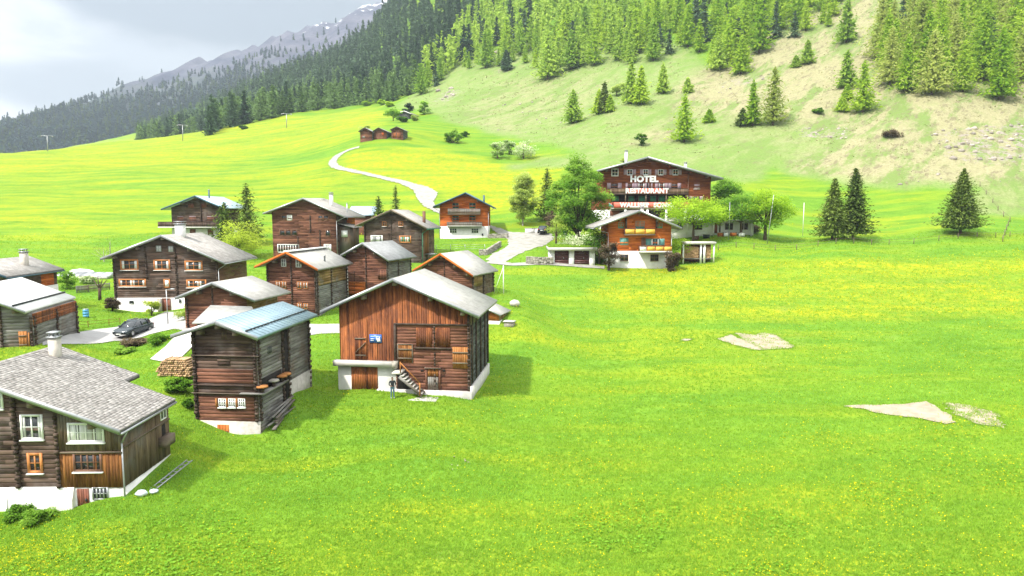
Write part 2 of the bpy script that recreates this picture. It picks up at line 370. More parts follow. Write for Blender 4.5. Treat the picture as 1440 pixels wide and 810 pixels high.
gh=t.mix(t.math('MULTIPLY',t.ramp(n3,.56,.66),.5),gh,(.10,.15,.03))
df=t.ramp(t.math('ADD',t.attr('dry'),t.math('ADD',t.math('MULTIPLY',t.math('SUBTRACT',n1,.5),.9),t.math('MULTIPLY',t.math('SUBTRACT',nk,.5),1.0))),.15,.9)
col=t.mix(df,t.mix(t.ramp(t.attr('dry'),.03,.3),g,gh),d_)
rk=t.mix(n3,(.18,.155,.13),(.33,.29,.245))
rf=t.ramp(t.math('ADD',t.attr('rock'),t.math('MULTIPLY',t.math('SUBTRACT',t.noise(v,.4,7,.8),.5),4.0)),1.0,1.3)
col=t.mix(rf,col,rk)
t.bsdf(col,.95,0,.1,t.bump(t.math('ADD',t.math('MULTIPLY',n2,.6),t.math('MULTIPLY',n3,.3)),.22,.8)); M['ground']=t.m
terrain=mb.build('terrain',M['ground'],smooth=True); tag(terrain,'green alpine meadow rising into a pale dry hillside',kind='structure')
for nm,a in (('dry',dry),('yellow',yel),('rock',slope_rock)):
    at=terrain.data.attributes.new(nm,'FLOAT','POINT'); at.data.foreach_set('value',a.ravel().astype(np.float32))

# ---------- sheets draped on the ground ----------
def drape(name, pts, mat, off=.05, step=1.5, jit=0, lab=None, sub=0, kind='structure'):
    pts=[tuple(p[:2]) for p in pts]
    if jit:
        q=[]
        for i in range(len(pts)):
            a=np.array(pts[i]); b=np.array(pts[(i+1)%len(pts)]); L=np.linalg.norm(b-a); k=max(1,int(L/.35)); nn=np.array([-(b-a)[1],(b-a)[0]])/max(L,1e-6)
            for j in range(k): w_=a+(b-a)*j/k; q.append(tuple(w_+nn*(random.uniform(-jit,jit)+jit*2.2*float(sinus(w_[0],w_[1],2.1,1.)))))
        pts=q
    bm=bmesh.new(); bm.faces.new([bm.verts.new((x,y,0)) for x,y in pts]); bmesh.ops.triangulate(bm,faces=bm.faces[:])
    xs=[p[0] for p in pts]; ys=[p[1] for p in pts]
    for ax,lo,hi in ((0,min(xs),max(xs)),(1,min(ys),max(ys))):
        k=lo+step*.5
        while k<hi:
            co=[0,0,0]; co[ax]=k; no=[0,0,0]; no[ax]=1
            bmesh.ops.bisect_plane(bm,geom=bm.verts[:]+bm.edges[:]+bm.faces[:],plane_co=co,plane_no=no); k+=step
    bm.normal_update()
    for f in bm.faces:
        if f.normal.z<0: f.normal_flip()
    V=np.array([v.co for v in bm.verts]); z=T_(V[:,0],V[:,1])+off
    for v,zz in zip(bm.verts,z): v.co.z=zz
    me=bpy.data.meshes.new(name); bm.to_mesh(me); bm.free(); me.materials.append(mat)
    me.attributes.new('tone','FLOAT','FACE').data.foreach_set('value',np.full(len(me.polygons),.5,np.float32))
    o=bpy.data.objects.new(name,me); C.objects.link(o); tag(o,lab,kind=kind); (SOIL if name=='bare_soil' else ROADPOLY).append(pts); return o
ROADPOLY=[]; SOIL=[]
def strip_pts(line,w):
    L=np.array([p[:2] for p in line]); out=[[],[]]
    # smooth
    for _ in range(2):
        q=[L[0]]
        for a,b in zip(L[:-1],L[1:]): q+= [a*.75+b*.25,a*.25+b*.75]
        q.append(L[-1]); L=np.array(q)
    for i in range(len(L)):
        d=L[min(i+1,len(L)-1)]-L[max(i-1,0)]; d/=np.linalg.norm(d); n=np.array([-d[1],d[0]])
        ww=w if not callable(w) else w(i/(len(L)-1))
        out[0].append(L[i]+n*ww/2); out[1].append(L[i]-n*ww/2)
    return out[0]+out[1][::-1]
road_m=plain('pale_asphalt_road',(.36,.35,.34),(.29,.28,.275),.8,.85,bump=.01)
track_m=plain('pale_gravel_track',(.33,.32,.29),(.22,.21,.185),.9,.9,bump=.03)
soil_m=plain('bare_pale_soil',(.345,.295,.225),(.245,.20,.145),1.1,.95,bump=.05)
def gp(*a): return [G(x,y) for x,y in a]
drape('village_road',gp((60,470),(95,468),(140,463),(200,454),(232,439),(256,439),(262,452),(300,454),(480,456),(480,469),(300,470),(262,469),(245,463),(210,471),(160,480),(60,486)),road_m,.06,lab='pale asphalt village lane under the dark car')
drape('garden_path',gp((268,466),(248,473),(211,506),(235,511),(250,509),(266,493),(285,472)),M['concrete'],.09,lab='short pale concrete ramp below the village lane')
drape('parking_road',[(p[0],p[1]) for p in gp((688,316),(722,327),(762,327),(777,330),(780,336),(765,346),(740,353),(705,371),(683,366),(695,356),(715,346),(714,337),(690,321))],track_m,.06,jit=.14,lab='pale road and parking area beside the hotel')
drape('lane',gp((690,366),(720,370.5),(850,375),(850,378.5),(720,374),(680,371)),track_m,.09,lab='narrow pale lane in front of the garages')
pl=gp((505,207),(487,212),(473,220),(466,229),(472,236),(495,241),(530,248),(565,256),(588,264),(599,270),(600,278),(600,285),(606,292),(640,305))
drape('meadow_track',strip_pts(pl,lambda s:2.6+3.0*math.exp(-((s-.70)/.10)**2)),track_m,.14,step=3,jit=.12,lab='narrow pale track winding up through the yellow meadow')
for pts,l in (([(1330,566),(1362,570),(1400,582),(1414,603),(1385,598),(1350,588)],'grassy crumbled beige soil beside the large pale wedge'),([(1008,477),(1030,470),(1036,476),(1050,478),(1078,492),(1066,493),(1040,488)],'pale pointed bare soil patch higher up the meadow'),
  ([(1034,469),(1062,471),(1075,468),(1092,472),(1118,488),(1098,491),(1076,492),(1052,482)],'crumbled bare soil patch beside the pointed one'),
  ([(1186,572),(1250,570),(1290,567),(1302,565),(1320,573),(1334,583),(1346,595),(1330,597),(1290,588),(1240,582)],'large pale wedge of bare soil in the open meadow'),
  ([(954,480),(962,477),(978,477),(966,480)],'tiny sliver of bare soil in the meadow')):
    drape('bare_soil',gp(*pts),soil_m,.05+.006*len(SOIL),.8,jit=.10,lab=l)
# speckled crumbs of soil
def specks(n,poly,smin,smax,lab):
    m=MB(); xs=[p[0] for p in poly]; ys=[p[1] for p in poly]; k=0
    while k<n:
        x=random.uniform(min(xs),max(xs)); y=random.uniform(min(ys),max(ys))
        if not inpoly(np.array([x]),np.array([y]),poly)[0]: continue
        g=G(x,y); r=random.uniform(smin,smax); a0=random.uniform(0,6.28); kk=random.randint(5,8)
        m.poly([(g[0]+r*random.uniform(.6,1.3)*math.cos(a0+6.283*i/kk),g[1]+r*random.uniform(.6,1.3)*math.sin(a0+6.283*i/kk),g[2]+.07+k*.0003) for i in range(kk)],random.random()); k+=1
    tag(m.build('soil_crumbs',soil_m),lab,kind='stuff')
specks(60,[(1322,564),(1360,568),(1402,581),(1418,604),(1385,600),(1350,590),(1332,578)],.03,.13,'scattered pale crumbs of soil between grass')
specks(7,[(640,632),(665,628),(668,640),(645,670),(632,668)],.04,.09,'few pale crumbs of soil in the mown meadow')

# far mountain behind the wooded slope
sky=[(-400,250),(-200,215),(0,186),(60,172),(100,160),(160,142),(200,124),(250,100),(282,84),(300,82),(315,83),(345,68),(380,55),(410,43),(440,36),(480,26),(520,5),(600,-20),(720,-60),(1000,-100),(1700,-120)]
sx=np.array([(P(x,y,2200)[0]) for x,y in sky]); sz=np.array([P(x,y,2200)[2] for x,y in sky])
fx=np.linspace(-2400,1900,360); fy=np.linspace(1030,3000,120); FX,FY=np.meshgrid(fx,fy)
rid=np.interp(fx,sx,sz)+ 5*np.sin(fx*.05)+4*np.sin(fx*.11+1)+3*np.sin(fx*.23+2)+2*np.sin(fx*.41)
tt=(FY-1030)/(2200-1030)
base=np.interp(fx,sx,sz)*0+ np.interp(fx,[-2400,-700,-300,200,1900],[20,60,120,300,500])
FZ=np.where(tt<1, base+(rid-base)*np.clip(tt,0,1)**1.05, rid-(tt-1)*600)
FZ+=np.clip(tt*(1-np.abs(tt-1)),0,1)*(10*np.sin(FX*.03+FY*.004)+8*np.sin(FX*.011-FY*.009)+4*np.sin(FX*.07+FY*.02))*np.clip(np.abs(1-tt)*6,0,1)
mb=MB(); idx=np.arange(FX.size).reshape(FX.shape)
F=np.stack([idx[:-1,:-1],idx[:-1,1:],idx[1:,1:],idx[1:,:-1]],-1).reshape(-1,4)
mb.array(np.stack([FX,FY,FZ],-1).reshape(-1,3),F,np.full(len(F),.5))
t=NT('far_mountain_rock'); v=t.coord('Object'); n=t.noise(v,.012,7,.6); nf=t.noise(v,.006,5,.6); ge=t.N('NewGeometry'); se=t.N('SeparateXYZ'); t.L(ge.outputs['Position'],se.inputs[0])
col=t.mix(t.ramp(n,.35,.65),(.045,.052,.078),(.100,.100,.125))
gr=t.ramp(t.math('ADD',t.math('MULTIPLY',se.outputs[2],-.004),t.math('MULTIPLY',nf,2.2)),-.6,.5)
col=t.mix(gr,col,(.03,.055,.03))
snow=t.ramp(t.math('ADD',t.math('MULTIPLY',t.math('SUBTRACT',se.outputs[2],505),.0011),t.math('SUBTRACT',t.noise(v,.03,6,.7),.685)),.0,.03)
sn=t.math('MULTIPLY',snow,t.ramp(se.outputs[2],455,490)); col=t.mix(sn,col,(.85,.87,.9))
t.bsdf(col,.95,0,.1,t.bump(n,12,1)); M['mountain']=t.m
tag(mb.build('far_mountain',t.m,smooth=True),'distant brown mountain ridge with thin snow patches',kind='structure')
# ---------- houses ----------
FOOT=[]   # footprints, kept free of grass
class House:
    def __init__(s,name,label,cat,apex,eL,eR,D,yaw,L,wl,wr,base,over=.8,back=.8,th=.2,wood='dark',dirn='h',size=.24,fnd=None,fmat='white',roof='slate2',
                 side='same',verge='beam',group=None,sdir=None,flat=False,cut=None,soffit='post'):
        y=rad(yaw); s.a=np.array([math.cos(y),-math.sin(y)]); s.b=np.array([math.sin(y),math.cos(y)])
        s.over,s.back,s.th,s.L,s.size,s.D=over,back,th,L,size,D
        O=P(apex[0],apex[1],D); s.O=O
        lw=s.pl(eL,0); rw=s.pl(eR,0); s.uL,s.uR=lw[0],rw[0]
        s.ul=s.pl((wl,apex[1]),over)[0]; s.ur=s.pl((wr,apex[1]),over)[0]
        s.zb=s.pl(base,over)[1]; s.R=O[2]-s.zb; s.wL=lw[1]-s.zb; s.wR=rw[1]-s.zb
        org=(O[0]+s.b[0]*over,O[1]+s.b[1]*over,s.zb); s.org=np.array(org)
        s.e=empty(name,org,-y,label=label,cat=cat,group=group)
        s.wood=W.get(wood,M.get(wood)); s.sidem=s.wood if side=='same' else W.get(side,M.get(side)); s.dirn=dirn; s.sdir=sdir or dirn
        s.maps={'f':lambda u,w,d:(u,-d,w),'r':lambda v,w,d:(s.ur+d,v,w),'l':lambda v,w,d:(s.ul-d,v,w),'b':lambda u,w,d:(u,s.L+d,w)}
        s.w0=0 if fnd is None else s.pl(fnd,over)[1]-s.zb
        # foundation
        if fnd is not None:
            m=MB(); m.box(s.ul-.06,s.ur+.06,-.06,L+.06,-3.5,s.w0,.6); m.build('foundation',M[fmat],s.e)
            lo=s.w0
        else: lo=-3.5
        # timber core, in two heights so that the gable is solid
        m=MB(); i=.05; k=[(s.ul+i,lo),(s.ur-i,lo),(s.ur-i,s.rt(s.ur)-th)]+([(0,s.R-th)] if s.ul<0<s.ur else [])+[(s.ul+i,s.rt(s.ul)-th)]
        n=len(m.v); K=len(k); m.v+=[(u,i,w) for u,w in k]+[(u,L-i,w) for u,w in k]
        m.f.append(tuple(range(n,n+K))); m.f.append(tuple(range(n+2*K-1,n+K-1,-1))); m.t+=[.2,.2]
        for j in range(K): m.f.append((n+j,n+K+j,n+K+(j+1)%K,n+(j+1)%K)); m.t.append(.2)
        s.boards(m,'f',s.ul,s.ur,lo if fnd is None else s.w0,None,dirn)
        wall=m.build('wall',s.wood,s.e)
        m=MB(); s.boards(m,'r',0,L,lo if fnd is None else s.w0,s.rt(s.ur)-th-.02,s.sdir); m.build('side_wall',s.sidem,s.e)
        m=MB(); s.boards(m,'l',0,L,lo if fnd is None else s.w0,s.rt(s.ul)-th-.02,s.sdir); s.boards(m,'b',s.ul,s.ur,lo if fnd is None else s.w0,None,s.dirn); m.build('rear_wall',s.sidem,s.e)
        # roof
        rfm=R[roof]; s.rfm=rfm; m=MB(); s.cut=cut; cut=cut or (L+back)
        s.roofslab(m,-over,L+back,s.uL,s.uR if cut==L+back else min(s.uR,0),th)
        if cut!=L+back:
            s.slab1(m,-over,cut[0],0,s.uR,th); s.slab1(m,cut[0],L+back,0,cut[1],th)
        s.roof=m.build('roof',rfm,s.e)
        m=MB(); hh=th+.06
        for u0,u1 in ((s.uL,0),(0,s.uR)):
            w0,w1=s.rt(u0),s.rt(u1)
            m.ext(s.maps['f'],[(u0,w0-hh),(u1,w1-hh),(u1,w1+.03),(u0,w0+.03)],over+.003,over+.05,.5)
        m.build('verge_board',W.get(verge,M.get(verge)),s.roof)
        # rafters under the verge and purlin ends
        for f in (.0,.42,.80):
            for sg in ((-1,1) if f else (1,)):
                u=f*(s.uR if sg>0 else -s.uL)*sg
                if u<s.ul+.3 or u>s.ur-.3: continue
                m=MB(); w=min(s.rt(u-.14),s.rt(u+.14))-th-.02; m.box(u-.14,u+.14,-over+.12,.3,w-.34,w-.01,.5); m.build('purlin',W['beam'],s.e)
        FOOT.append([tuple(s.world(u,v)[:2]) for u,v in ((s.ul-.3,-.3),(s.ur+.3,-.3),(s.ur+.3,L+.3),(s.ul-.3,L+.3))])
    def world(s,u,v,w=0): return np.array([s.org[0]+s.a[0]*u+s.b[0]*v,s.org[1]+s.a[1]*u+s.b[1]*v,s.org[2]+w])
    def pl(s,p,off):
        d=ray(*p); t=(off+s.O[:2]@s.b)/(d[:2]@s.b); q=d*t; return (q[:2]-s.O[:2])@s.a, q[2]+CAMZ
    def f(s,p,off=0): u,z=s.pl(p,s.over+off); return u,z-s.zb
    def r(s,p,off=0,u=None):
        d=ray(*p); u=s.ur+off if u is None else u; t=(u+s.O[:2]@s.a)/(d[:2]@s.a); q=d*t
        return (q[:2]-s.org[:2])@s.b, q[2]+CAMZ-s.zb
    def rt(s,u): return s.R+(s.wL-s.R)*(u/s.uL) if u<0 else s.R+(s.wR-s.R)*(u/s.uR)
    def slab1(s,m,v0,v1,u0,u1,th):
        w0,w1=s.rt(u0),s.rt(u1)
        m.hexa([(u0,v0,w0-th),(u1,v0,w1-th),(u1,v1,w1-th),(u0,v1,w0-th),(u0,v0,w0),(u1,v0,w1),(u1,v1,w1),(u0,v1,w0)],.5)
    def roofslab(s,m,v0,v1,uL,uR,th):
        if uL<0: s.slab1(m,v0,v1,uL,0,th)
        if uR>0: s.slab1(m,v0,v1,0,uR,th)
    def boards(s,m,face,u0,u1,w0,w1,dirn,size=None,d0=-.02,d=.03,gable=None):
        size=size or s.size; mp=s.maps[face]; th=s.th+.02
        gab=(w1 is None)
        if dirn=='v':
            n=max(1,int((u1-u0)/(size*.8))); cuts=[u0+(u1-u0)*i/n for i in range(n+1)]
            if gab and u0<0<u1: cuts=sorted(cuts+[0])
            for a,b in zip(cuts[:-1],cuts[1:]):
                if b-a<.02: continue
                ta,tb=(s.rt(a)-th,s.rt(b)-th) if gab else (w1,w1)
                if min(ta,tb)<=w0: continue
                m.ext(mp,[(a+.006,w0),(b-.006,w0),(b-.006,tb),(a+.006,ta)],d0,d+random.uniform(-.012,.018),random.random())
        else:
            top=s.R-th if gab else w1; n=max(1,round((top-w0)/size)); 
            def span(w):
                if not gab: return u0,u1
                a,b=u0,u1; w=min(w,s.R-th-.001)
                if s.rt(u0)-th<w: a=max(u0,-(-s.uL)*(s.R-th-w)/max(1e-6,(s.R-s.wL)))
                if s.rt(u1)-th<w: b=min(u1,s.uR*(s.R-th-w)/max(1e-6,(s.R-s.wR)))
                return a,b
            for i in range(n):
                a=w0+(top-w0)*i/n+.008; b=w0+(top-w0)*(i+1)/n-.008
                (x0,x1),(y0,y1)=span(a),span(b)
                if x1-x0<.08: continue
                j=random.uniform(-.012,.02); tn=random.random(); mid=(a+b)/2; q=.035
                c=x0+(x1-x0)*random.uniform(.3,.7) if x1-x0>5 else None
                def pc(l0,l1,m0,m1,tn):
                    # rounded log: chamfered upper and lower edges
                    n=len(m.v); e=min(.05,(b-a)*.25)
                    for (l,w,dd) in ((l0,a,d0),(l1,a,d0),(l1,a,d+j-.02),(l0,a,d+j-.02),(l0,a+e,d+j),(l1,a+e,d+j),(m1,b-e,d+j),(m0,b-e,d+j),(m0,b,d+j-.02),(m1,b,d+j-.02),(m1,b,d0),(m0,b,d0)):
                        m.v.append(tuple(mp(l,w,dd)))
                    for f in ((0,1,2,3),(3,2,5,4),(4,5,6,7),(7,6,9,8),(8,9,10,11),(0,3,4,7,8,11),(1,10,9,6,5,2)): m.f.append(tuple(n+k for k in f)); m.t.append(tn)
                if c: pc(x0,c-.006,y0,c-.006,tn); pc(c+.006,x1,c+.006,y1,random.random()*.5+tn*.5)
                else: pc(x0,x1,y0,y1,tn)
    def rect(s,face,p,q,off=0):
        fn=s.f if face=='f' else s.r
        a,b=fn(p,off),fn(q,off)
        return min(a[0],b[0]),max(a[0],b[0]),min(a[1],b[1]),max(a[1],b[1])
    def rc(s,face,r): 
        return r if len(r)==4 and not isinstance(r[0],tuple) else s.rect(face,r[0],r[1])
    def window(s,face,r,cols=2,rows=2,frame='whitep',sill=None,sh=None,curtain=0,glass='glass',fw=.08,d=.03,lab=None,shw=.9):
        u0,u1,w0,w1=s.rc(face,r); mp=s.maps[face]; m=MB(); m.ext(mp,[(u0+.01,w0+.01),(u1-.01,w0+.01),(u1-.01,w1-.01),(u0+.01,w1-.01)],-.05,d+.01,.5)
        w=m.build('window',M[glass],s.e); tag(w,lab); m=MB()
        def R4(a,b,c,e,dd=.045,tn=.5): m.ext(mp,[(a,c),(b,c),(b,e),(a,e)],-.03,d+dd,tn)
        R4(u0-fw,u0+.015,w0-fw,w1+fw); R4(u1-.015,u1+fw,w0-fw,w1+fw); R4(u0+.015,u1-.015,w1-.015,w1+fw); R4(u0+.015,u1-.015,w0-fw,w0+.015)
        for i in range(1,cols): x=u0+(u1-u0)*i/cols; R4(x-.035,x+.035,w0+.015,w1-.015,.04)
        for i in range(1,rows): z=w0+(w1-w0)*i/rows; R4(u0+.015,u1-.015,z-.018,z+.018,.03)
        m.build('frame',M.get(frame) or W[frame],w)
        if sill: m=MB(); m.ext(mp,[(u0-fw-.04,w0-fw-.07),(u1+fw+.04,w0-fw-.07),(u1+fw+.04,w0-fw-.004),(u0-fw-.04,w0-fw-.004)],-.02,d+.14); m.build('sill',M[sill],w)
        if curtain:
            cw=(u1-u0)/cols
            for i in range(cols):
                m=MB()
                x=u0+cw*i; a,b=(x+.05,x+cw*curtain) if i%2==0 else (x+cw*(1-curtain),x+cw-.05)
                m.ext(mp,[(a,w0+.03),(b,w0+.03),(b,w1-.03),(a,w1-.03)],d+.012,d+.018,random.random()); m.build('curtain',M['curtain'],w)
        if sh:
            for sg in (0,1):
                m=MB(); ww=(u1-u0)*shw/ (1 if shw<.8 else 2)*1.0; a=(u0-fw-.02-ww) if sg==0 else u1+fw+.02
                m.ext(mp,[(a,w0-.05),(a+ww,w0-.05),(a+ww,w1+.05),(a,w1+.05)],d+.0,d+.06,.5)
                for k in range(1,6):
                    z=w0+(w1-w0)*k/6; m.ext(mp,[(a+.04,z-.02),(a+ww-.04,z-.02),(a+ww-.04,z+.02),(a+.04,z+.02)],d+.061,d+.075,.35)
                m.build('shutter',M.get(sh) or W[sh],w)
        return w
    def panel(s,name,face,r,mat,dirn='v',size=.16,d0=-.02,d=.09,handle=False,braces=0,lab=None,poly=None):
        mp=s.maps[face]; m=MB()
        u0,u1,w0,w1=s.rc(face,r)
        n=max(1,round(((u1-u0) if dirn=='v' else (w1-w0))/size))
        for i in range(n):
            if dirn=='v': a,b,c,e=u0+(u1-u0)*i/n+.006,u0+(u1-u0)*(i+1)/n-.006,w0,w1
            else: a,b,c,e=u0,u1,w0+(w1-w0)*i/n+.008,w0+(w1-w0)*(i+1)/n-.008
            m.ext(mp,[(a,c),(b,c),(b,e),(a,e)],d0,d+random.uniform(-.01,.014),random.random())
        o=m.build(name,W.get(mat) or M.get(mat),s.e); tag(o,lab)
        if braces:
            for k in range(braces):
                z=w0+(w1-w0)*((k+.5)/braces if braces>1 else .5); m=MB(); m.ext(mp,[(u0,z-.05),(u1,z-.05),(u1,z+.05),(u0,z+.05)],d+.02,d+.06); m.build('brace',W['beam'],o)
        if handle: m=MB(); z=w0+(w1-w0)*.48; m.ext(mp,[(u1-.18,z-.05),(u1-.1,z-.05),(u1-.1,z+.1),(u1-.18,z+.1)],d+.015,d+.07); m.build('handle',M['dkmetal'],o)
        return o
    def frame(s,name,face,r,mat,w=.1,d0=.0,d=.13):
        u0,u1,w0,w1=s.rc(face,r); mp=s.maps[face]; m=MB()
        for a,b,c,e in ((u0-w,u0,w0,w1+w),(u1,u1+w,w0,w1+w),(u0,u1,w1,w1+w)): m.ext(mp,[(a,c),(b,c),(b,e),(a,e)],d0,d)
        return m.build(name,W.get(mat) or M.get(mat),s.e)
    def logends(s,face,u,w0,w1,out=.22,wd=.2):
        m=MB(); mp=s.maps[face]; z=w0; i=0; out*=.75; wd*=.75
        while z<w1-.05:
            h=min(s.size*.9,w1-z); k=out*(1 if i%2==0 else .62)+random.uniform(-.03,.03); q=wd*random.uniform(.42,.55)
            m.ext(mp,[(u-q,z+.015),(u+q,z+.015),(u+q,z+h-.015),(u-q,z+h-.015)],.0,k,random.random()); z+=s.size*.9; i+=1
        return m.build('log_ends',W['post'],s.e)
    def strip(s,name,face,r,mat,d0=.0,d=.12):
        u0,u1,w0,w1=s.rc(face,r); m=MB(); m.ext(s.maps[face],[(u0,w0),(u1,w0),(u1,w1),(u0,w1)],d0,d); return m.build(name,W.get(mat) or M.get(mat),s.e)
    def chimney(s,u,v,h,w=.6,mat='chim',cap=True,below=1.2,round_=False):
        z=s.rt(u); m=MB()
        if round_: m.tube((u,v,z-below),(u,v,z+h),w/2,w/2,12)
        else: m.box(u-w/2,u+w/2,v-w/2,v+w/2,z-below,z+h)
        c=m.build('chimney',M[mat],s.roof)
        if cap:
            m=MB()
            if round_: m.tube((u,v,z+h+.002),(u,v,z+h+.12),w*.62,w*.62,12)
            else:
                m.box(u-w*.62,u+w*.62,v-w*.62,v+w*.62,z+h+.003,z+h+.10)
                for a in (-1,1):
                    for b in (-1,1): m.box(u+a*w*.35-.04,u+a*w*.35+.04,v+b*w*.35-.04,v+b*w*.35+.04,z+h+.103,z+h+.30)
                m.box(u-w*.58,u+w*.58,v-w*.58,v+w*.58,z+h+.303,z+h+.38)
            m.build('chimney_cap',M['metal'],c)
        return c
    def hit(s,p):
        d=ray(*p); d2=d[:2]; du=d2@s.a; dv=d2@s.b; cu=-s.org[:2]@s.a; cv=-s.org[:2]@s.b
        for sg in (1,-1):
            uE,wE=(s.uR,s.wR) if sg>0 else (s.uL,s.wL); k=(wE-s.R)/uE
            # CAMZ+d2*t-zb = R+k*(du*t+cu)
            t=(s.R+k*cu-CAMZ+s.zb)/(d[2]-k*du); u=du*t+cu; v=dv*t+cv
            if u*sg>=-.01 and abs(u)<=abs(uE)+.3 and t>0: return u,v
        return 1.0,2.0
    def chim_at(s,p,ytop,w,mat='chim',**k):
        u,v=s.hit(p); D=s.world(u,v)[1]; h=P(p[0],ytop,D)[2]-s.world(u,v,s.rt(u))[2]; print('chim',s.e.name,round(u,2),round(v,2),round(h,2)); return s.chimney(u,v,max(h-.3,.3),w,mat,**k)
    def gutter(s,sg=1,mat='metal',pipe=True):
        u=s.uR if sg>0 else s.uL; w=s.rt(u)-s.th-.02; m=MB(); m.tube((u+sg*.05,-s.over,w),(u+sg*.05,s.L+s.back if s.cut is None or sg<0 else s.cut[0],w),.07,.07,8)
        if pipe:
            uw=s.ur if sg>0 else s.ul
            m.tube((u+sg*.05,-.1,w),(uw+sg*.1,-.1,w-.7),.045,.045,6); m.tube((uw+sg*.1,-.1,w-.7),(uw+sg*.1,-.1,-.3),.045,.045,6)
        return m.build('gutter',M[mat],s.e)
    def balcony(s,r,out=1.1,rail='beam',floor='white',yellow=False,hr=None,d0=.04,label=None,slats=True,mat=None):
        u0,u1,w0,w1=s.rc('f',r); mp=s.maps['f']; m=MB(); 
        m.ext(mp,[(u0,w0-.18),(u1,w0-.18),(u1,w0),(u0,w0)],d0,out); b=m.build('balcony',M.get(floor) or W[floor],s.e); tag(b,label)
        m=MB(); mm=W.get(rail) or M.get(rail)
        m.ext(mp,[(u0,w1-.08),(u1,w1-.08),(u1,w1),(u0,w1)],out-.10,out-.0)
        n=max(2,int((u1-u0)/.16)) if slats else 3
        if slats:
            for i in range(n): a=u0+(u1-u0)*i/n; m.ext(mp,[(a+.01,w0+.002),(a+(u1-u0)/n-.01,w0+.002),(a+(u1-u0)/n-.01,w1-.082),(a+.01,w1-.082)],out-.07,out-.03,random.random())
        for u in (u0,u1-.06):
            m.box(u,u+.06,-out+.08,-d0,w1-.08,w1); m.box(u+.01,u+.05,-out+.08,-d0,w0+.003,w1-.083)
        m.build('railing',mm,b); return b
def text(body,size,mat,parent,loc,rx=90,rz=0,sx=1,name='lettering',bold=.0,ext=.02):
    cu=bpy.data.curves.new(name,'FONT'); cu.body=body; cu.size=size; cu.align_x='CENTER'; cu.align_y='CENTER'; cu.extrude=ext; cu.offset=bold; cu.space_character=1.08
    tmp=bpy.data.objects.new('tmp',cu); C.objects.link(tmp); dg=bpy.context.evaluated_depsgraph_get(); me=bpy.data.meshes.new_from_object(tmp.evaluated_get(dg)); bpy.data.objects.remove(tmp)
    o=bpy.data.objects.new(name,me); C.objects.link(o); me.materials.clear(); me.materials.append(mat); o.parent=parent; o.location=loc; o.rotation_euler=(rad(rx),0,rad(rz)); o.scale=(sx,1,1)
    return o

# --- the big farmhouse close to the camera
h=House('farmhouse','big farmhouse with wide weathered slate roof, white plaster plinth and a plank-clad wing','house',(-58,525),(-284,604),(168.5,604.8),35.2,-1,5.2,-215,164,(100,715),
        over=.75,back=2.0,fnd=Zm4(200,588),roof='slate',cut=(5.5,5.1),wood='dark',size=.26,verge='metal')
H1=h
# shingle courses of the near roof slope
m=MB(); k=(h.wR-h.R)/h.uR; n=int(h.uR/.17)
for i in range(n):
    u0=h.uR*i/n; u1=h.uR*(i+1)/n+.05; v=-h.over; vend=(5.5 if u0>4.9 else h.L+h.back)
    while v<vend-.1:
        w=random.uniform(.16,.60); v2=min(v+w,vend); z0=h.rt(u0)+.008; z1=h.rt(min(u1,h.uR+.05))+.022+random.uniform(-.010,.014)
        m.hexa([(u0,v,z0-.03),(u1,v+.0,z1-.03),(u1,v2-.006,z1-.03),(u0,v2-.006,z0-.03),(u0,v,z0),(u1,v,z1),(u1,v2-.006,z1),(u0,v2-.006,z0)],random.random()); v=v2
t=NT('roof_shingle'); nn=t.noise(t.coord('Object'),.8,6,.7); n2=t.noise(t.coord('Object'),8,5,.75)
col=t.mix(t.ramp(t.attr('tone'),0,1),(.185,.170,.157),(.315,.295,.275)); col=t.mix(t.math('MULTIPLY',t.ramp(nn,.48,.66),.5),col,(.185,.168,.150)); col=t.mix(t.math('MULTIPLY',t.ramp(n2,.50,.66),.6),col,(.44,.42,.40))
t.bsdf(col,.8,0,.3,t.bump(n2,.02,.8)); m.build('shingles',t.m,h.roof)
for x in (22,80):
    u=h.f((x,600))[0]; h.logends('f',u,h.w0,h.rt(u)-.5,.30,.26)
u82=h.f(Zm4(335,300))[0]
def clipv(h,u0,u1,w0,mat,name,d=.10,size=.17,top=None,lab=None):
    m=MB(); n=round((u1-u0)/size)
    for i in range(n):
        a,b=u0+(u1-u0)*i/n+.006,u0+(u1-u0)*(i+1)/n-.006
        ta,tb=(h.rt(a)-h.th-.03,h.rt(b)-h.th-.03) if top is None else (top,top)
        m.ext(h.maps['f'],[(a,w0),(b,w0),(b,tb),(a,ta)],-.02,d+random.uniform(-.012,.015),random.random())
    o=m.build(name,W[mat],h.e); tag(o,lab); return o
wmid=h.f(Zm4(400,386))[1]
clipv(h,u82,h.ur+.05,wmid+.05,'plank','plank_cladding',lab='dark planks above the ledge'); clipv(h,u82,h.ur+.05,h.w0,'warmplank','plank_cladding',top=wmid-.05,lab='warm brown planks under the ledge')
h.strip('ledge_beam','f',(u82-.1,h.ur+.12,wmid-.04,wmid+.04),'beam',0,.17)
m=MB(); h.boards(m,'r',0,5.2,h.w0,h.rt(h.ur)-h.th-.02,'v',.2,d=.09); m.build('side_cladding',W['plank'],h.e)
m=MB(); zz=h.r(Zm11(240,245))[1]; m.ext(h.maps['r'],[(0,zz-.04),(5.2,zz-.04),(5.2,zz+.04),(0,zz+.04)],0,.16); m.build('ledge_beam',W['beam'],h.e)
h.window('f',(Zm4(125,182),Zm4(243,305)),2,2,'whitep','whitep',fw=-.0+.09,curtain=.35,lab='white framed square window')
h.window('f',(Zm4(-60,40),Zm4(14,132)),2,2,'whitep','whitep',fw=.09,curtain=.35)
h.window('f',(Zm4(170,405),Zm4(236,492)),2,2,'orangep','whitep',fw=.13,lab='small window in an orange wood frame')
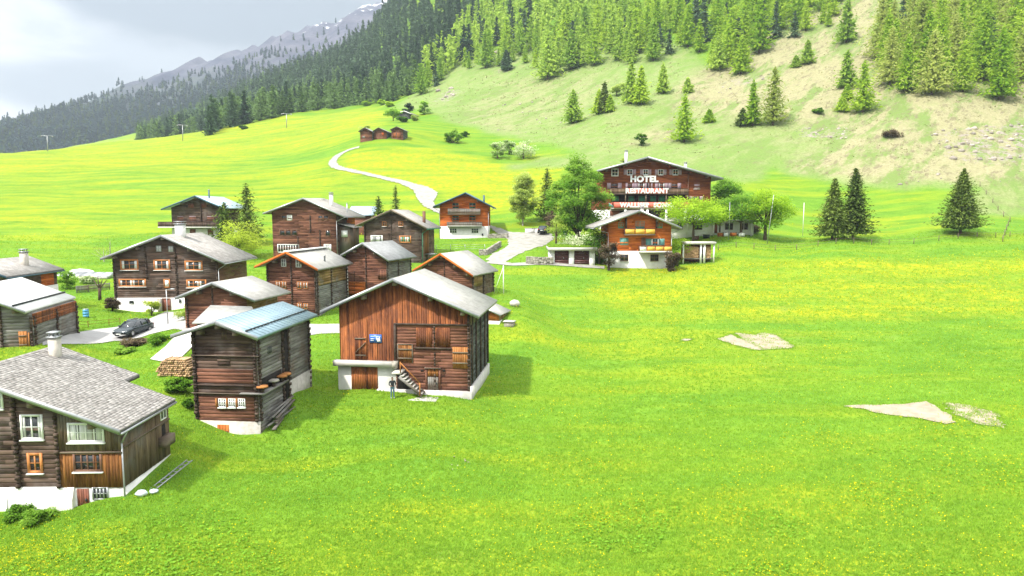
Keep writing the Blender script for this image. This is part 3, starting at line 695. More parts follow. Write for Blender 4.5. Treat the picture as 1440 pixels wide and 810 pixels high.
h.window('f',(Zm4(400,228),Zm4(592,318)),4,2,'whitep','whitep',fw=.10,curtain=.8,d=.10,lab='wide white window with drawn curtains')
h.window('f',(Zm4(432,398),Zm4(580,484)),4,2,'brownp','whitep',fw=.10,d=.10,glass='glass',lab='double window with a white sill')
h.panel('door','f',(Zm4(442,594),Zm4(518,716)),'redsh','v',.14,d=.10,handle=True)
h.window('f',(Zm4(535,590),Zm4(618,650)),4,2,'metal',fw=.05,d=.075,lab='grated cellar window')
# bulging plaster plinth
m=MB(); u0=h.f(Zm4(60,600))[0]; u1=h.f(Zm4(430,600))[0]; 
prof=[(0,.32),(.35,.30),(.65,.24),(.95,.12),(1.0,.0)]
K=14
for i in range(K):
    a=u0+(u1-u0)*i/K; b=u0+(u1-u0)*(i+1)/K
    for (f0,d0),(f1,d1) in zip(prof[:-1],prof[1:]):
        e0=.05*math.sin(a*2.3); e1=.05*math.sin(b*2.3); H_=h.w0+.04
        m.poly([(a,-d0-e0-.06,H_*f0-.4*(f0==0)),(b,-d0-e1-.06,H_*f0-.4*(f0==0)),(b,-d1-e1*(d1>0)-.06,H_*f1),(a,-d1-e0*(d1>0)-.06,H_*f1)],.6)
m.poly([(u0,-.06,-.4),(u0,-.4,-.4),(u0,-.36,h.w0*.5),(u0,-.06,h.w0)],.6); m.poly([(u1,-.4,-.4),(u1,-.06,-.4),(u1,-.06,h.w0),(u1,-.36,h.w0*.5)],.6)
m.build('plinth',M['white'],h.e,smooth=False)
h.window('r',(Zm11(372,55),Zm11(410,118)),2,1,'whitep',fw=.06,d=.09)
h.strip('side_opening_shade','r',(Zm11(366,182),Zm11(410,255)),'shade_eye_black',0,.10)  # flat black sheet painted as the shade inside the opening
h.strip('ledge','r',(Zm11(362,255),Zm11(424,275)),'beam',0,.55)
h.chim_at((78,500),468,.50,'chim'); h.gutter(1)
# rear lean-to under the long roof, seen beyond the notch
m=MB(); m.box(-7.5,4.5,5.24,6.8,-3,h.rt(4.5)-.30,.3); m.build('lean_to',W['plank'],h.e)

# --- timber granary with blue metal roof
h=House('granary','tall timber granary with blue-grey metal roof standing on a whitewashed stone base','granary',zb(255,180),zb(35,250),zb(465,260),46.2,5.5,9.2,zb(136,0)[0],zb(455,0)[0],zb(300,752),
        over=.85,back=.7,fnd=zb(300,674),fmat='stone',roof='blue',wood='dark',side='grey',size=.25,verge='metal'); H2=h
m=MB(); 
for i in range(1,17):
    v=-h.over+(h.L+h.over+h.back)*i/17
    for u0,u1 in ((h.uL,0),(0,h.uR)):
        a,b=sorted((u0,u1)); m.hexa([(a,v-.02,h.rt(a)),(b,v-.02,h.rt(b)),(b,v+.02,h.rt(b)),(a,v+.02,h.rt(a)),(a,v-.02,h.rt(a)+.035),(b,v-.02,h.rt(b)+.035),(b,v+.02,h.rt(b)+.035),(a,v+.02,h.rt(a)+.035)])
m.build('standing_seam',R['blue'],h.roof)
m=MB(); u=h.uR*.72
for i in range(20):
    v0=-h.over+(h.L+h.over+h.back)*i/20; m.box(u-.05,u+.05,v0+.04,v0+.44,h.rt(u)+.05,h.rt(u)+.14)
m.build('snow_guard',M['dkmetal'],h.roof)
for wy,hh in ((348,6),(492,10),(533,8)):
    a,b,c,e=h.rect('f',zb(140,wy),zb(455,wy+hh)); h.strip('jetty_beam','f',(h.ul-.15,h.ur+.2,c,e),'beam' if wy!=492 else 'post',0,.22)
for u in (h.ul+.12,h.ur-.12): h.logends('f',u,h.w0,h.rt(u)-.4,.26,.26)
a=h.f(zb(300,495))[1]
m=MB(); h.boards(m,'f',h.ul+.3,h.ur-.3,h.f(zb(0,480))[1],h.f(zb(0,412))[1],'h',.25,d=.07); m.build('log_band',W['red'],h.e)
m=MB(); h.boards(m,'f',h.ul+.3,h.ur-.3,h.f(zb(0,668))[1],h.f(zb(0,545))[1],'h',.25,d=.06); m.build('log_band',W['red'],h.e)
for x0,x1 in ((277,310),(326,357),(374,405)): h.window('f',(zb(x0,566),zb(x1,604)),3,3,'whitep','whitep',fw=.04,d=.06)
for x in (266,318,366): h.strip('window_post','f',(zb(x-5,562),zb(x+3,608)),'shutter',0,.15)
h.panel('door','f',(zb(268,692),zb(329,765)),'oranged','v',.2,d=.08,handle=True)
h.panel('hatch','f',(zb(268,352),zb(330,400)),'dark','h',.25,d=.07)
h.panel('hatch','f',(zb(285,225),zb(315,268)),'dark','v',.2,d=.07)
# flank: gap between the granary and the barn behind, staddle stones on the gallery
v0=h.r(zb(583,300))[0]; v1=h.r(zb(612,300))[0]; wtop=h.rt(h.ur)-h.th-.06
m=MB(); h.boards(m,'r',.02,v0,-.15,h.w0+.02,'h',.25,d=.10); m.build('lower_side_logs',W['grey'],h.e)
m=MB(); m.ext(h.maps['r'],[(v0,-.5),(v1,-.5),(v1,wtop),(v0,wtop)],.0,.07); m.build('gap_shade',M['shade_eye_black'],h.e)  # flat black sheet painted as the shade between granary and barn
for v in (.15,v0,v1,h.L-.15): h.logends('r',v,h.w0,wtop,.26,.28)
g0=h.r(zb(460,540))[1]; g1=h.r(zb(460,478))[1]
m=MB(); m.ext(h.maps['r'],[(.3,g0),(v0-.3,g0),(v0-.3,g1),(.3,g1)],.0,.06); m.build('gallery_gap_shade',M['shade_eye_black'],h.e)  # black sheet painted as shade below the upper block; the wall isn't cut
m=MB(); m.ext(h.maps['r'],[(-.2,g0-.14),(v0,g0-.14),(v0,g0),(-.2,g0)],.0,.5); m.build('gallery_floor',W['grey'],h.e)
m=MB(); m.box(-.05+h.ur-1.1,h.ur+.45,-.45,-.05,g0-.05,g0+.02); m.build('gallery_floor',W['grey'],h.e)
for k,(v,col) in enumerate(((.0,'shutter'),(v0*.45,'rubble'),(v0*.8,'shutter'),(v0*.98,'shutter'))):
    m=MB(); m.tube((h.ur+.3,v,g0+.002),(h.ur+.3,v,g0+.38),.14,.10,8); s_=m.build('staddle_post',W['post'],h.e)
    m=MB(); m.tube((h.ur+.3,v,g0+.385),(h.ur+.3,v,g0+.50),.42,.38,12); m.build('staddle_stone',W.get(col) or M[col],s_)
m=MB(); m.ext(h.maps['r'],[(v1,-.2),(h.L+.1,-.2),(h.L+.1,h.r(zb(620,478))[1]),(v1,h.r(zb(620,478))[1])],0,.12); m.build('rear_foundation',M['stone'],h.e)
h.panel('hatch','r',(zb(512,310),zb(532,335)),'black','v',.2,d=.07)
# --- firewood under the granary flank
def woodpile(name,label,n,loc,rz,Lx,Hz,dep,group=None,slope=True,tones=(.2,1)):
    e=empty(name,loc,rz,label=label,cat='woodpile',group=group); m=MB(); r=.09
    cols=int(Lx/(2*r)); rows=int(Hz/(1.8*r))
    for j in range(rows):
        for i in range(cols-(j%2)):
            x=(i+.5*(j%2))*2*r+random.uniform(-.02,.02)-Lx/2; z=r+j*1.75*r+random.uniform(-.015,.015)
            if slope and z>Hz*(1.05-abs(x/Lx*2)**3*.6): continue
            m.tube((x,random.uniform(-.08,.05),z),(x,dep,z),r*random.uniform(.75,1.02),r*.9,6,random.uniform(*tones))
    m.build('logs',cutwood,e); return e
cutwood=plain('cut_firewood',(.50,.34,.19),(.36,.22,.12),6,.85,tone=.45)
v=h.world(h.ur+.75,2.1)
m=MB(); e=empty('beam_stack',(v[0],v[1],Tz(v[0],v[1])),-rad(5.5),label='grey pile of old beams and boards against the granary flank',cat='timber pile')
for i in range(9):
    y0=-2.0+random.random()*.6; m=MB(); m.bar((random.uniform(-.45,.3),y0,.12+.11*i-.3),(random.uniform(-.5,.3),y0+random.uniform(2.2,3.6),.25+.12*i),random.uniform(.12,.24),.09,random.random()); m.build('board',W['grey'],e)

# --- big brown barn in the middle
h=House('barn','large red-brown barn with pale grey roof, blue sign and outside steps','barn',zc(362,180),zc(0,342),zc(788,366),54.2,6.9,8.6,zc(92,0)[0],zc(743,0)[0],zc(400,748),
        over=.8,back=.7,wood='hay',dirn='v',size=.24,roof='eternit',side='black',sdir='h',verge='metal'); H3=h
F=lambda x,y:h.f(zc(x,y)); 
a,b,c,e=h.rect('f',zc(380,738),zc(740,415)); m=MB(); h.boards(m,'f',a,b,c-1.5,e,'h',.25,d=.10); m.build('log_panel',W['red'],h.e)
h.strip('panel_beam','f',(a-.1,b+.1,e-.02,e+.10),'post',0,.2); h.strip('panel_post','f',(a-.12,a+.06,F(0,600)[1],e),'post',0,.2)
h.logends('f',h.f(zc(563,0))[0],c,e,.24,.16); h.logends('f',h.ur-.12,c,h.rt(h.ur)-.4,.3,.26); 
h.panel('loft_door','f',(zc(477,424),zc(557,520)),'hay','v',.17,d=.14,braces=0); h.panel('loft_door','f',(zc(571,424),zc(647,520)),'hay','v',.17,d=.14)
h.strip('sill_beam','f',(zc(470,520),zc(652,532)),'post',0,.2)
h.panel('hatch_door','f',(zc(390,508),zc(458,598)),'warmplank','v',.16,d=.14,braces=2,lab='orange plank door at the head of the steps'); h.frame('door_frame','f',(zc(390,508),zc(458,598)),'beam',.08,0,.17)
h.panel('hatch_shutter','f',(zc(658,520),zc(736,626)),'shutter','v',.18,d=.16,braces=2,lab='bright orange plank shutter beside the corner')
o=h.panel('door','f',(zc(536,668),zc(588,730)),'grey','v',.17,d=.15,handle=True,lab='grey lower half door'); h.panel('door_upper','f',(zc(536,628),zc(588,664)),'shutter','v',.17,d=.14)
h.frame('door_frame','f',(zc(532,626),zc(592,732)),'red',.14,0,.2); h.strip('lintel','f',(zc(520,620),zc(602,627)),'beam',0,.28)
for x in (507,615): h.strip('wall_vent','f',(zc(x-6,632),zc(x+7,642)),'shade_eye_black',0,.125)
h.panel('plank_door','f',(zc(172,468),zc(232,584)),'hay','v',.17,d=.07,braces=0); 
u0,u1,w0,w1=h.rect('f',zc(174,472),zc(230,580)); m=MB(); m.bar((u0,-.1,w0+.5),(u1,-.1,w1-.4),.05,.1,up=(0,1,0)); m.bar((u0,-.1,w1-.1),(u1,-.1,w1-.1),.05,.1); m.bar((u0,-.1,w0+.3),(u1,-.1,w0+.3),.05,.1); m.build('door_brace',W['beam'],h.e)
for x in (98,232,282): h.strip('batten','f',(zc(x,380 if x>100 else 330),zc(x+4,582)),'warmplank',0,.075)
# masonry base on the left with its ledge and double door
a,b,c,e=h.rect('f',zc(95,748),zc(380,606)); m=MB(); m.box(a,b,-.10,3,c-2,e); m.build('masonry_base',M['white'],h.e)
a,b,c,e=h.rect('f',zc(76,608),zc(380,590)); m=MB(); m.box(a,b,-.55,.0,c,e); m.build('ledge',M['concrete'],h.e)
h.panel('cellar_door','f',(zc(157,616),zc(290,733)),'hay','v',.2,d=.16)
a,b,c,e=h.rect('f',zc(290,734),zc(745,748)); m=MB(); m.box(a,b+.15,-.45,h.L,c-1.5,c+.16); m.box(b+.02,b+.22,-.2,h.L+.1,c-1.,c+.55); m.build('footing',M['concrete'],h.e)
m=MB(); a,b,c,e=h.rect('f',zc(375,755),zc(600,735)); m.box(a,b,-2.0,-.46,c-1.2,c+.10); m.build('terrace_slab',M['concrete'],h.e)
# blue sign
sg=h.strip('sign','f',(zc(247,458),zc(307,500)),'white',.02,.09); sg.data.materials[0]=plain('blue_sign_enamel',(.05,.17,.55),(.04,.14,.48),2,.4)
u0,u1,w0,w1=h.rect('f',zc(247,458),zc(307,500)); m=MB(); wd=u1-u0; hg=w1-w0
for a,b,c in ((.08,.42,.80),(.50,.92,.80),(.08,.40,.52),(.08,.36,.32)): m.ext(h.maps['f'],[(u0+wd*a,w0+hg*(c-.07)),(u0+wd*b,w0+hg*(c-.07)),(u0+wd*b,w0+hg*c),(u0+wd*a,w0+hg*c)],.091,.096)
for a,b,c,e in ((.55,.78,.30,.60),(.62,.92,.12,.42),(.50,.62,.42,.66),(.74,.90,.48,.66)): m.ext(h.maps['f'],[(u0+wd*a,w0+hg*c),(u0+wd*b,w0+hg*c),(u0+wd*(b-.04),w0+hg*e),(u0+wd*(a+.05),w0+hg*e)],.0915+a*.004,.097+a*.004)
m.build('sign_emblem',M['whitep'],sg)
# steps
st=F(382,628); en=F(522,738); N_=8; m=MB(); y0=-.6; y1=-1.55
top=st[1]; bot=en[1]+.1
for i in range(N_):
    f0=i/N_; u=st[0]+.7+(en[0]-st[0]-.7)*f0; z=top-(top-bot)*(i+1)/N_
    m.box(u,u+(en[0]-st[0]-.7)/N_+.05,y1,y0,z-.07,z,.6)
m.box(st[0],st[0]+.72,y1,-.12,top-.12,top,.6)
sp2=m.build('steps',M['stone'],h.e)
m=MB(); m.bar((st[0]+.6,y1,top-.3),(en[0]+.1,y1,bot-.12),.06,.22); m.bar((st[0]+.6,y0,top-.3),(en[0]+.1,y0,bot-.12),.06,.22); m.build('stringer',W['grey'],h.e)
m=MB(); m.bar((st[0]+.7,y1,top+.85),(en[0]-.05,y1,bot+.9),.06,.08); m.bar((en[0]-.05,y1,bot-.1),(en[0]-.05,y1,bot+.92),.09,.09); m.bar((st[0]+.72,y1,top),(st[0]+.72,y1,top+.9),.07,.07); m.build('handrail',W['shutter'],h.e)
m=MB(); a,b,c,e=h.rect('f',zc(384,640),zc(500,735)); m.ext(h.maps['f'],[(a,c),(b-.7,c),(a+.9,e),(a,e)],.10,.13); m.build('under_step_shade',M['shade_eye_black'],h.e)  # black sheet standing in for the shade under the steps
a,b,c,e=h.rect('f',zc(372,590),zc(385,612)); m=MB(); m.box(a-.1,b+.1,-.6,0,c-.15,e+.05); m.build('corner_stone',M['rubble'],h.e)
m=MB(); 
for v in (.3,2.2,4.4,6.6,h.L-.2): m.ext(h.maps['r'],[(v-.09,0.9),(v+.09,.9),(v+.09,h.rt(h.ur)-.4),(v-.09,h.rt(h.ur)-.4)],0,.16)
m.build('wall_post',W['post'],h.e)
m=MB(); h.boards(m,'r',0,h.L,h.rt(h.ur)-1.25,h.rt(h.ur)-h.th-.04,'v',.2,d=.07); m.build('side_cladding',W['plank'],h.e)

# --- hut left edge with pale sheet roof
h=House('storehouse','grey log storehouse with a very pale sheet roof and an orange hatch','barn',(-56,405.5),(-150,438),(35.5,437.8),58,-12.6,9.6,-135,42.5,(30,497),over=.8,back=.6,wood='grey',side='grey',size=.3,roof='pale',verge='metal')
h.panel('hatch_shutter','f',(zd(118,612),zd(180,722)),'shutter','v',.2,d=.1,braces=2); h.strip('jamb','f',(zd(182,618),zd(196,720)),'shutter',0,.2)
for v in (.15,h.L*.5,h.L-.15): h.logends('r',v,-.5,h.rt(h.ur)-.4,.3,.28)
u=h.f(zd(10,600))[0]; h.logends('f',u,-.5,h.rt(u)-.5,.26,.26); h.logends('f',h.ur-.1,-.5,h.rt(h.ur)-.5,.26,.26)
m=MB(); u=h.uR*.80; m.box(u-.05,u+.05,-h.over,h.L+h.back,h.rt(u)+.02,h.rt(u)+.16); m.build('snow_guard',M['dkmetal'],h.roof)
m=MB(); h.boards(m,'r',0,h.L,h.rt(h.ur)-1.3,h.rt(h.ur)-h.th-.04,'h',.25,d=.07); m.build('upper_boards',W['hay'],h.e)
# --- brown-roofed house behind it
h=House('village_house','low house with broad pinkish-grey shingle roof and one tall chimney at the village edge','house',(-48,368),(-105,389),(8.9,388.9),72,-4,9.0,-98,zl(70,0)[0],(0,432),over=.8,back=.8,wood='dark',size=.25,fnd=zl(60,640),roof='slate2',verge='bluemetal')
a=h.r(zl(515,450))[0]; b=h.r(zl(675,450))[0]; h.panel('orange_boards','r',(a,b,h.w0,h.rt(h.ur)-.25),'orange','h',.2,d=.06); h.gutter(1,'bluemetal',False)
h.chim_at((34.5,372),351,.62,'chim')
# --- dark chalet, white base (large)
h=House('farmhouse','large dark timber house with orange-framed windows and a white base above the parked car','house',ze(312,325),ze(35,432),ze(600,450),83,-2,10.0,ze(85,0)[0],ze(565,0)[0],ze(250,672),over=.9,back=.9,
        fnd=ze(250,612),roof='slate2',wood='dark',size=.25,verge='metal',side='brownp',sdir='h'); H4=h
for x in (248,382): u=h.f(ze(x,500))[0]; h.logends('f',u,h.f(ze(x,520 if x==248 else 612))[1],h.rt(u)-.5,.24,.26)
h.logends('f',h.ul+.1,h.w0,h.rt(h.ul)-.5,.2,.26); h.logends('f',h.ur-.1,h.w0,h.rt(h.ur)-.5,.2,.26)
for x0,x1,y0,y1,c in ((132,206,442,480,2),(284,350,443,480,2),(426,498,448,482,2),(126,240,531,556,4),(434,515,534,560,3)): h.window('f',(ze(x0,y0),ze(x1,y1)),c,2,'orangep','whitep',fw=.14,curtain=.35)
h.window('f',(ze(329,530),ze(351,562)),1,1,'orangep',fw=.10,curtain=.9,lab='small window filled by a white curtain')
for x0,x1,y0,y1 in ((291,314,375,400),(347,369,377,402)): h.window('f',(ze(x0,y0),ze(x1,y1)),2,2,'metal',fw=.03,glass='curtain')
h.window('f',(ze(170,625),ze(189,637)),1,1,'metal',fw=.04,d=.07); h.window('f',(ze(396,618),ze(406,634)),1,1,'metal',fw=.03,d=.07)
h.panel('door','f',(ze(322,617),ze(357,680)),'redsh','v',.16,d=.1,handle=True); h.frame('door_frame','f',(ze(322,617),ze(357,680)),'brownp',.1,0,.14); h.gutter(1)
m=MB(); a,b,c,e=h.rect('f',ze(300,615),ze(322,680)); m.box(a,b,-.35,0,c-.4,e); m.build('door_buttress',M['rubble'],h.e)
h.chim_at((254,331),312,.95,'white')
# --- house with blue rim and balcony
h=House('chalet','brown chalet with blue-edged roof and long balcony in front of the open meadow','house',Zm3(530,135),Zm3(100,305),Zm3(882,288),130,8,7.5,Zm3(225,0)[0],Zm3(822,0)[0],Zm3(500,655),over=1.2,back=1,
        fnd=Zm3(500,545),roof='lightblue',wood='dark',size=.25,verge='bluemetal',side='dark')
for x0,x1 in ((312,385),(462,545),(688,770)): h.window('f',(Zm3(x0,410),Zm3(x1,448)),2,1,'brownp',fw=.05,glass='redsh'); h.strip('shutter_trim','f',(Zm3(x0,396),Zm3(x1,404)),'lilac',0,.08)
for x0,x1 in ((447,520),(607,680)): h.window('f',(Zm3(x0,240),Zm3(x1,290)),2,1,'brownp',fw=.04,glass='redsh')
for x0,x1 in ((475,543),(699,765)): h.window('f',(Zm3(x0,562),Zm3(x1,628)),1,1,'brownp','whitep',fw=.05,glass='redsh',d=.07)
u0,u1,w0,w1=h.rect('f',Zm3(62,530),Zm3(805,468),-1.2); h.balcony((u0,u1,w0,w1),1.2,'dark','white')
h.chimney(.9,2.0,1.5,.28,'bluemetal',cap=True,round_=True)
m=MB(); u=h.f(Zm3(615,400))[0]; m.ext(h.maps['f'],[(u-.1,h.w0+.5),(u+.1,h.w0+.5),(u+.1,h.rt(u)-.4),(u-.1,h.rt(u)-.4)],0,.16); m.build('wall_post',W['post'],h.e)
# --- three-storey dark house
h=House('farmhouse','tall dark three-storey timber house with rows of small green-tinted windows','house',zf(367,120),zf(125,212),zf(610,228),117,7,9.0,zf(178,0)[0],zf(562,0)[0],zf(300,480),over=.9,back=.8,
        roof='slate2',wood='red',size=.26,verge='metal',side='dark'); H5=h
for x0,x1,y0,y1,c,fr in ((239,266,226,252,1,'brownp'),(274,300,226,252,1,'whitep'),(460,485,228,254,1,'brownp'),(492,518,228,254,1,'brownp'),(229,258,312,344,1,'brownp'),(265,294,312,344,1,'brownp'),(302,331,312,344,1,'brownp'),(504,530,315,348,1,'brownp')):
    h.window('f',(zf(x0,y0),zf(x1,y1)),c,1,fr,fw=.08,glass='curtain' if fr=='whitep' else 'glass')
h.window('f',(zf(218,402),zf(340,445)),8,1,'whitep',fw=.12,lab='long row of white framed windows'); h.window('f',(zf(497,402),zf(533,440)),2,1,'whitep',fw=.12,curtain=.7)
for x,y0,y1 in ((412,225,330),(468,310,420),(335,350,450)): u=h.f(zf(x,300))[0]; h.logends('f',u,h.f(zf(x,y1))[1],h.f(zf(x,y0))[1],.22,.24)
h.chimney(h.uR*.40,4.5,1.9,.55,'white'); h.chimney(h.uR*.80,4.6,1.5,.22,'metal',round_=True); h.chimney(-h.uR*.10,6.6,.35,2.2,'concrete',cap=False); h.gutter(1)
h.panel('orange_boards','r',(h.L*.55,h.L,h.rt(h.ur)-2.2,h.rt(h.ur)-.3),'orange','h',.2,d=.06)
m=MB(); zz=h.f(zf(600,285))[1]; m.box(h.ur+.03,h.ur+2.2,1.0,5.0,zz-5,zz-.25); b=m.build('side_porch',W['plank'],h.e)
m=MB(); m.hexa([(h.ur-.0,.5,zz+.25),(h.ur+2.7,.5,zz-.45),(h.ur+2.7,5.4,zz-.45),(h.ur,5.4,zz+.25),(h.ur,.5,zz+.37),(h.ur+2.7,.5,zz-.33),(h.ur+2.7,5.4,zz-.33),(h.ur,5.4,zz+.37)]); m.build('porch_roof',R['slate2'],b)
m=MB(); m.box(h.ur+.5,h.ur+1.6,.93,.99,zz-2.0,zz-.9); m.build('porch_window',M['whitep'],b)
# --- dark house with two chimneys
h=House('farmhouse','dark timber house with a slim brown chimney and a pair of tiny attic windows','house',Zm9(722,310),Zm9(258,512),Zm9(1170,545),114,9,7.5,Zm9(372,0)[0],Zm9(1105,0)[0],(560,372),over=.9,back=.9,
        roof='slate2',wood='dark',size=.25,verge='beam',side='plank')
for x0,x1 in ((612,655),(823,868)): h.window('f',(Zm9(x0,468),Zm9(x1,518)),2,2,'orangep','whitep',fw=.08)
h.window('f',(Zm9(475,650),Zm9(602,722)),3,1,'whitep',fw=.16,curtain=.6,lab='wide pale framed window'); h.window('f',(Zm9(835,655),Zm9(962,722)),3,2,'orangep',fw=.16,curtain=.5,glass='green')
for x in (722,690): u=h.f(Zm9(x,500))[0]; h.logends('f',u,0,h.rt(u)-.6 if x==722 else h.f(Zm9(0,610))[1],.18,.22)
h.logends('f',h.ur-.1,0,h.rt(h.ur)-.5,.24,.26); h.logends('f',h.ul+.1,0,h.rt(h.ul)-.5,.24,.26)
h.chimney(h.uR*.72,3.4,1.9,.42,'brownp',cap=False); h.panel('orange_boards','r',(1.2,3.8,1.5,h.rt(h.ur)-.4),'warmplank','v',.2,d=.06); h.gutter(1,'green')
u=h.ur; m=MB(); m.box(u+.05,u+1.6,1.5,3.6,1.6,1.75); m.build('side_platform',M['metal'],h.e); 
# --- orange chalet with white ground floor
h=House('chalet','bright orange timber chalet with slate-blue roof and white ground floor beside the track','house',zg(432,176),zg(166,290),zg(662,298),133.5,1,9,zg(222,0)[0],zg(613,0)[0],zg(415,556),over=1.1,back=1,
        fnd=zg(415,452),roof='navy',wood='orange',size=.25,verge='bluemetal',side='orange')
for x0,x1,y0,y1 in ((328,374,266,303),(465,511,266,303),(328,375,370,412),(465,511,368,412)): h.window('f',(zg(x0,y0),zg(x1,y1)),2,1,'green',fw=.05)
for x0 in (305,482): h.window('f',(zg(x0,470),zg(x0+54,506)),3,2,'whitep',fw=.03,d=.07)
h.window('f',(zg(565,512),zg(577,528)),1,1,'dkmetal',fw=.02,d=.07)
h.balcony(h.rect('f',zg(287,350),zg(552,308),-.9),.9,'grey','beam'); h.balcony(h.rect('f',zg(280,447),zg(566,418),-.9),.9,'grey','concrete')
h.chimney(h.uR*.60,3.5,1.3,.35,'bluemetal',cap=False); h.gutter(1); h.gutter(-1)
# --- house with orange verge and golden flank
h=House('timber_house','red-brown timber house with glowing orange roof edge and golden plank flank','house',zf(265,443),zf(75,530),zf(455,547),79,8.8,9.0,zf(145,0)[0],zf(440,0)[0],zf(290,818),over=1.0,back=.6,
        roof='eternit',wood='red',size=.23,verge='orange',side='grey')
u=h.f(zf(295,500))[0]; h.logends('f',u,0,h.rt(u)-.5,.22,.2); h.logends('f',h.ur-.08,0,h.rt(h.ur)-.5,.22,.22); h.logends('f',h.ul+.08,0,h.rt(h.ul)-.5,.22,.22)
for x0,x1,y0,y1 in ((239,265,488,530),(326,356,492,534),(207,231,620,662),(242,266,621,664),(334,359,624,664),(370,395,626,664),(372,396,755,785),(336,358,752,784)): h.window('f',(zf(x0,y0),zf(x1,y1)),2,2,'whitep' if y0<540 else 'orangep',fw=.05,curtain=.45)
a=h.r(zf(450,650))[1]; b=h.r(zf(450,695))[1]
h.panel('golden_boards','r',(.2,h.L-.3,a,h.rt(h.ur)-.3),'gold','h',.3,d=.07)
for v in (.15,h.L*.45,h.L-.1): h.logends('r',v,0,h.rt(h.ur)-.35,.3,.24)
m=MB(); m.ext(h.maps['r'],[(h.L+.05,0),(h.L+.35,0),(h.L+.35,h.rt(h.ur)-.4),(h.L+.05,h.rt(h.ur)-.4)],-1,.1); m.build('rear_corner',M['white'],h.e)
h.chimney(h.uR*.7,3.5,.6,.2,'dkmetal',round_=True); m=MB(); m.box(-h.uR*.1,h.uR*.1,-.9,h.L+.5,h.R-.04,h.R+.10); m.build('ridge_cap',M['whitep'],h.roof)
# --- barn with orange door
h=House('barn','red-brown barn with smooth slate-grey roof and an orange door frame','barn',zf(722,388),zf(590,462),zf(880,492),89,17,7.2,zf(622,0)[0],zf(865,0)[0],zf(700,740),over=.8,back=.5,
        roof='dark',wood='red',size=.24,verge='metal',side='grey')
u=h.f(zf(745,500))[0]; h.logends('f',u,0,h.rt(u)-.4,.2,.16); h.logends('f',h.f(zf(676,600))[0],0,h.f(zf(0,540))[1],.15,.1)
h.panel('barn_door','f',(zf(640,628),zf(738,705)),'orange','h',.5,d=.09); h.frame('door_frame','f',(zf(640,628),zf(738,705)),'oranged',.14,0,.16)
h.panel('hatch','f',(zf(822,552),zf(865,608)),'red','v',.2,d=.12); h.frame('door_frame','f',(zf(822,552),zf(865,608)),'red',.08,0,.14)
h.panel('golden_boards','r',(.2,h.L-.2,h.rt(h.ur)-.85,h.rt(h.ur)-.3),'gold','h',.3,d=.07)
for v in (.1,h.L*.45,h.L-.1): h.logends('r',v,0,h.rt(h.ur)-.35,.25,.22)
# --- barn peeking over the big barn
h=House('barn','small dark-red barn with pale roof directly behind the large barn','barn',Zm12(200,385),zc(458,140),Zm12(515,597),84,20,7.0,zc(505,0)[0],zc(752,0)[0],(640,428),over=.8,back=.6,
        roof='eternit',wood='red',size=.25,verge='orange',side='plank')
h.logends('f',h.f(zc(617,150))[0],0,h.rt(0)-.6,.18,.1)
for v in (.1,h.L*.5,h.L-.1): h.logends('r',v,0,h.rt(h.ur)-.35,.28,.24)
h.panel('golden_boards','r',(.5,h.L*.45,2.2,h.rt(h.ur)-.3),'gold','v',.35,d=.07)
# --- low brown barn by the lane with flat roof shed
h=House('barn','dark brown log barn with pale grey roof between the lane and the blue-roofed granary','barn',ze(545,540),ze(375,610),ze(740,621),68,9,6.2,ze(417,0)[0],ze(700,0)[0],ze(420,757),over=.8,back=.5,
        roof='eternit',wood='red',size=.26,verge='metal',side='gold')
for x in (430,548): h.logends('f',h.f(ze(x,600))[0],0,h.rt(h.f(ze(x,600))[0])-.5,.22,.18)
e=empty('lean_to_shed',P(320,470,59),-rad(5),label='low shed with flat pale roof tucked behind the granary roof',cat='shed')
pts=[P(270,454,57),P(366,452,57),P(354,431,63),P(296,429,63)]; o=np.array(e.location); c_,s_=math.cos(rad(5)),math.sin(rad(5))
def loc(p): q=p-o; return (q[0]*c_-q[1]*s_,q[0]*s_+q[1]*c_,q[2])
m=MB(); q=[loc(p) for p in pts]; m.hexa([(x,y,z-.12) for x,y,z in q]+q); m.build('roof',R['eternit'],e)
m=MB(); q2=[(x*.9+.1,y*.9,z-.13) for x,y,z in q]; m.hexa([(x,y,-4) for x,y,z in q2]+q2); m.build('wall',W['dark'],e)
# --- tiny shed right of the barn
h=House('shed','tiny shed with grey sheet roof, orange front and white base beside the barn','shed',Zm6(-60,437),Zm6(-330,560),Zm6(215,566),74.5,17,3.0,Zm6(-300,0)[0],Zm6(192,0)[0],Zm6(120,715),over=.35,back=.5,th=.1,fnd=Zm6(120,640),roof='eternit',wood='oranged',dirn='v',side='gold',size=.2,verge='metal')
for x,yy,sz in ((Zm6(320,690),74,.9),(Zm6(440,600),76,.6)): pass
g=G(*Zm6(325,705)); e=empty('stone_trough',g,-rad(17),label='stone trough with a slab top beside the tiny shed',cat='trough'); m=MB(); m.box(-.5,.5,-.3,.5,-.3,.45); m.build('basin',M['rubble'],e); m=MB(); m.box(-.6,.6,-.4,.6,.453,.55); m.build('slab',M['concrete'],e)
m=MB(); m.bar((.3,.6,.1),(1.3,2.6,.25),.5,.12); m.build('board',W['grey'],e)
# boulder
g=G(724,431); m=MB(); m.ball((0,0,.35),.62,14,9,(1,.8,.72),jit=.06); tag(m.build('boulder',M['stone'],None,g,smooth=True),'pale rounded boulder in the grass past the tiny shed','boulder')
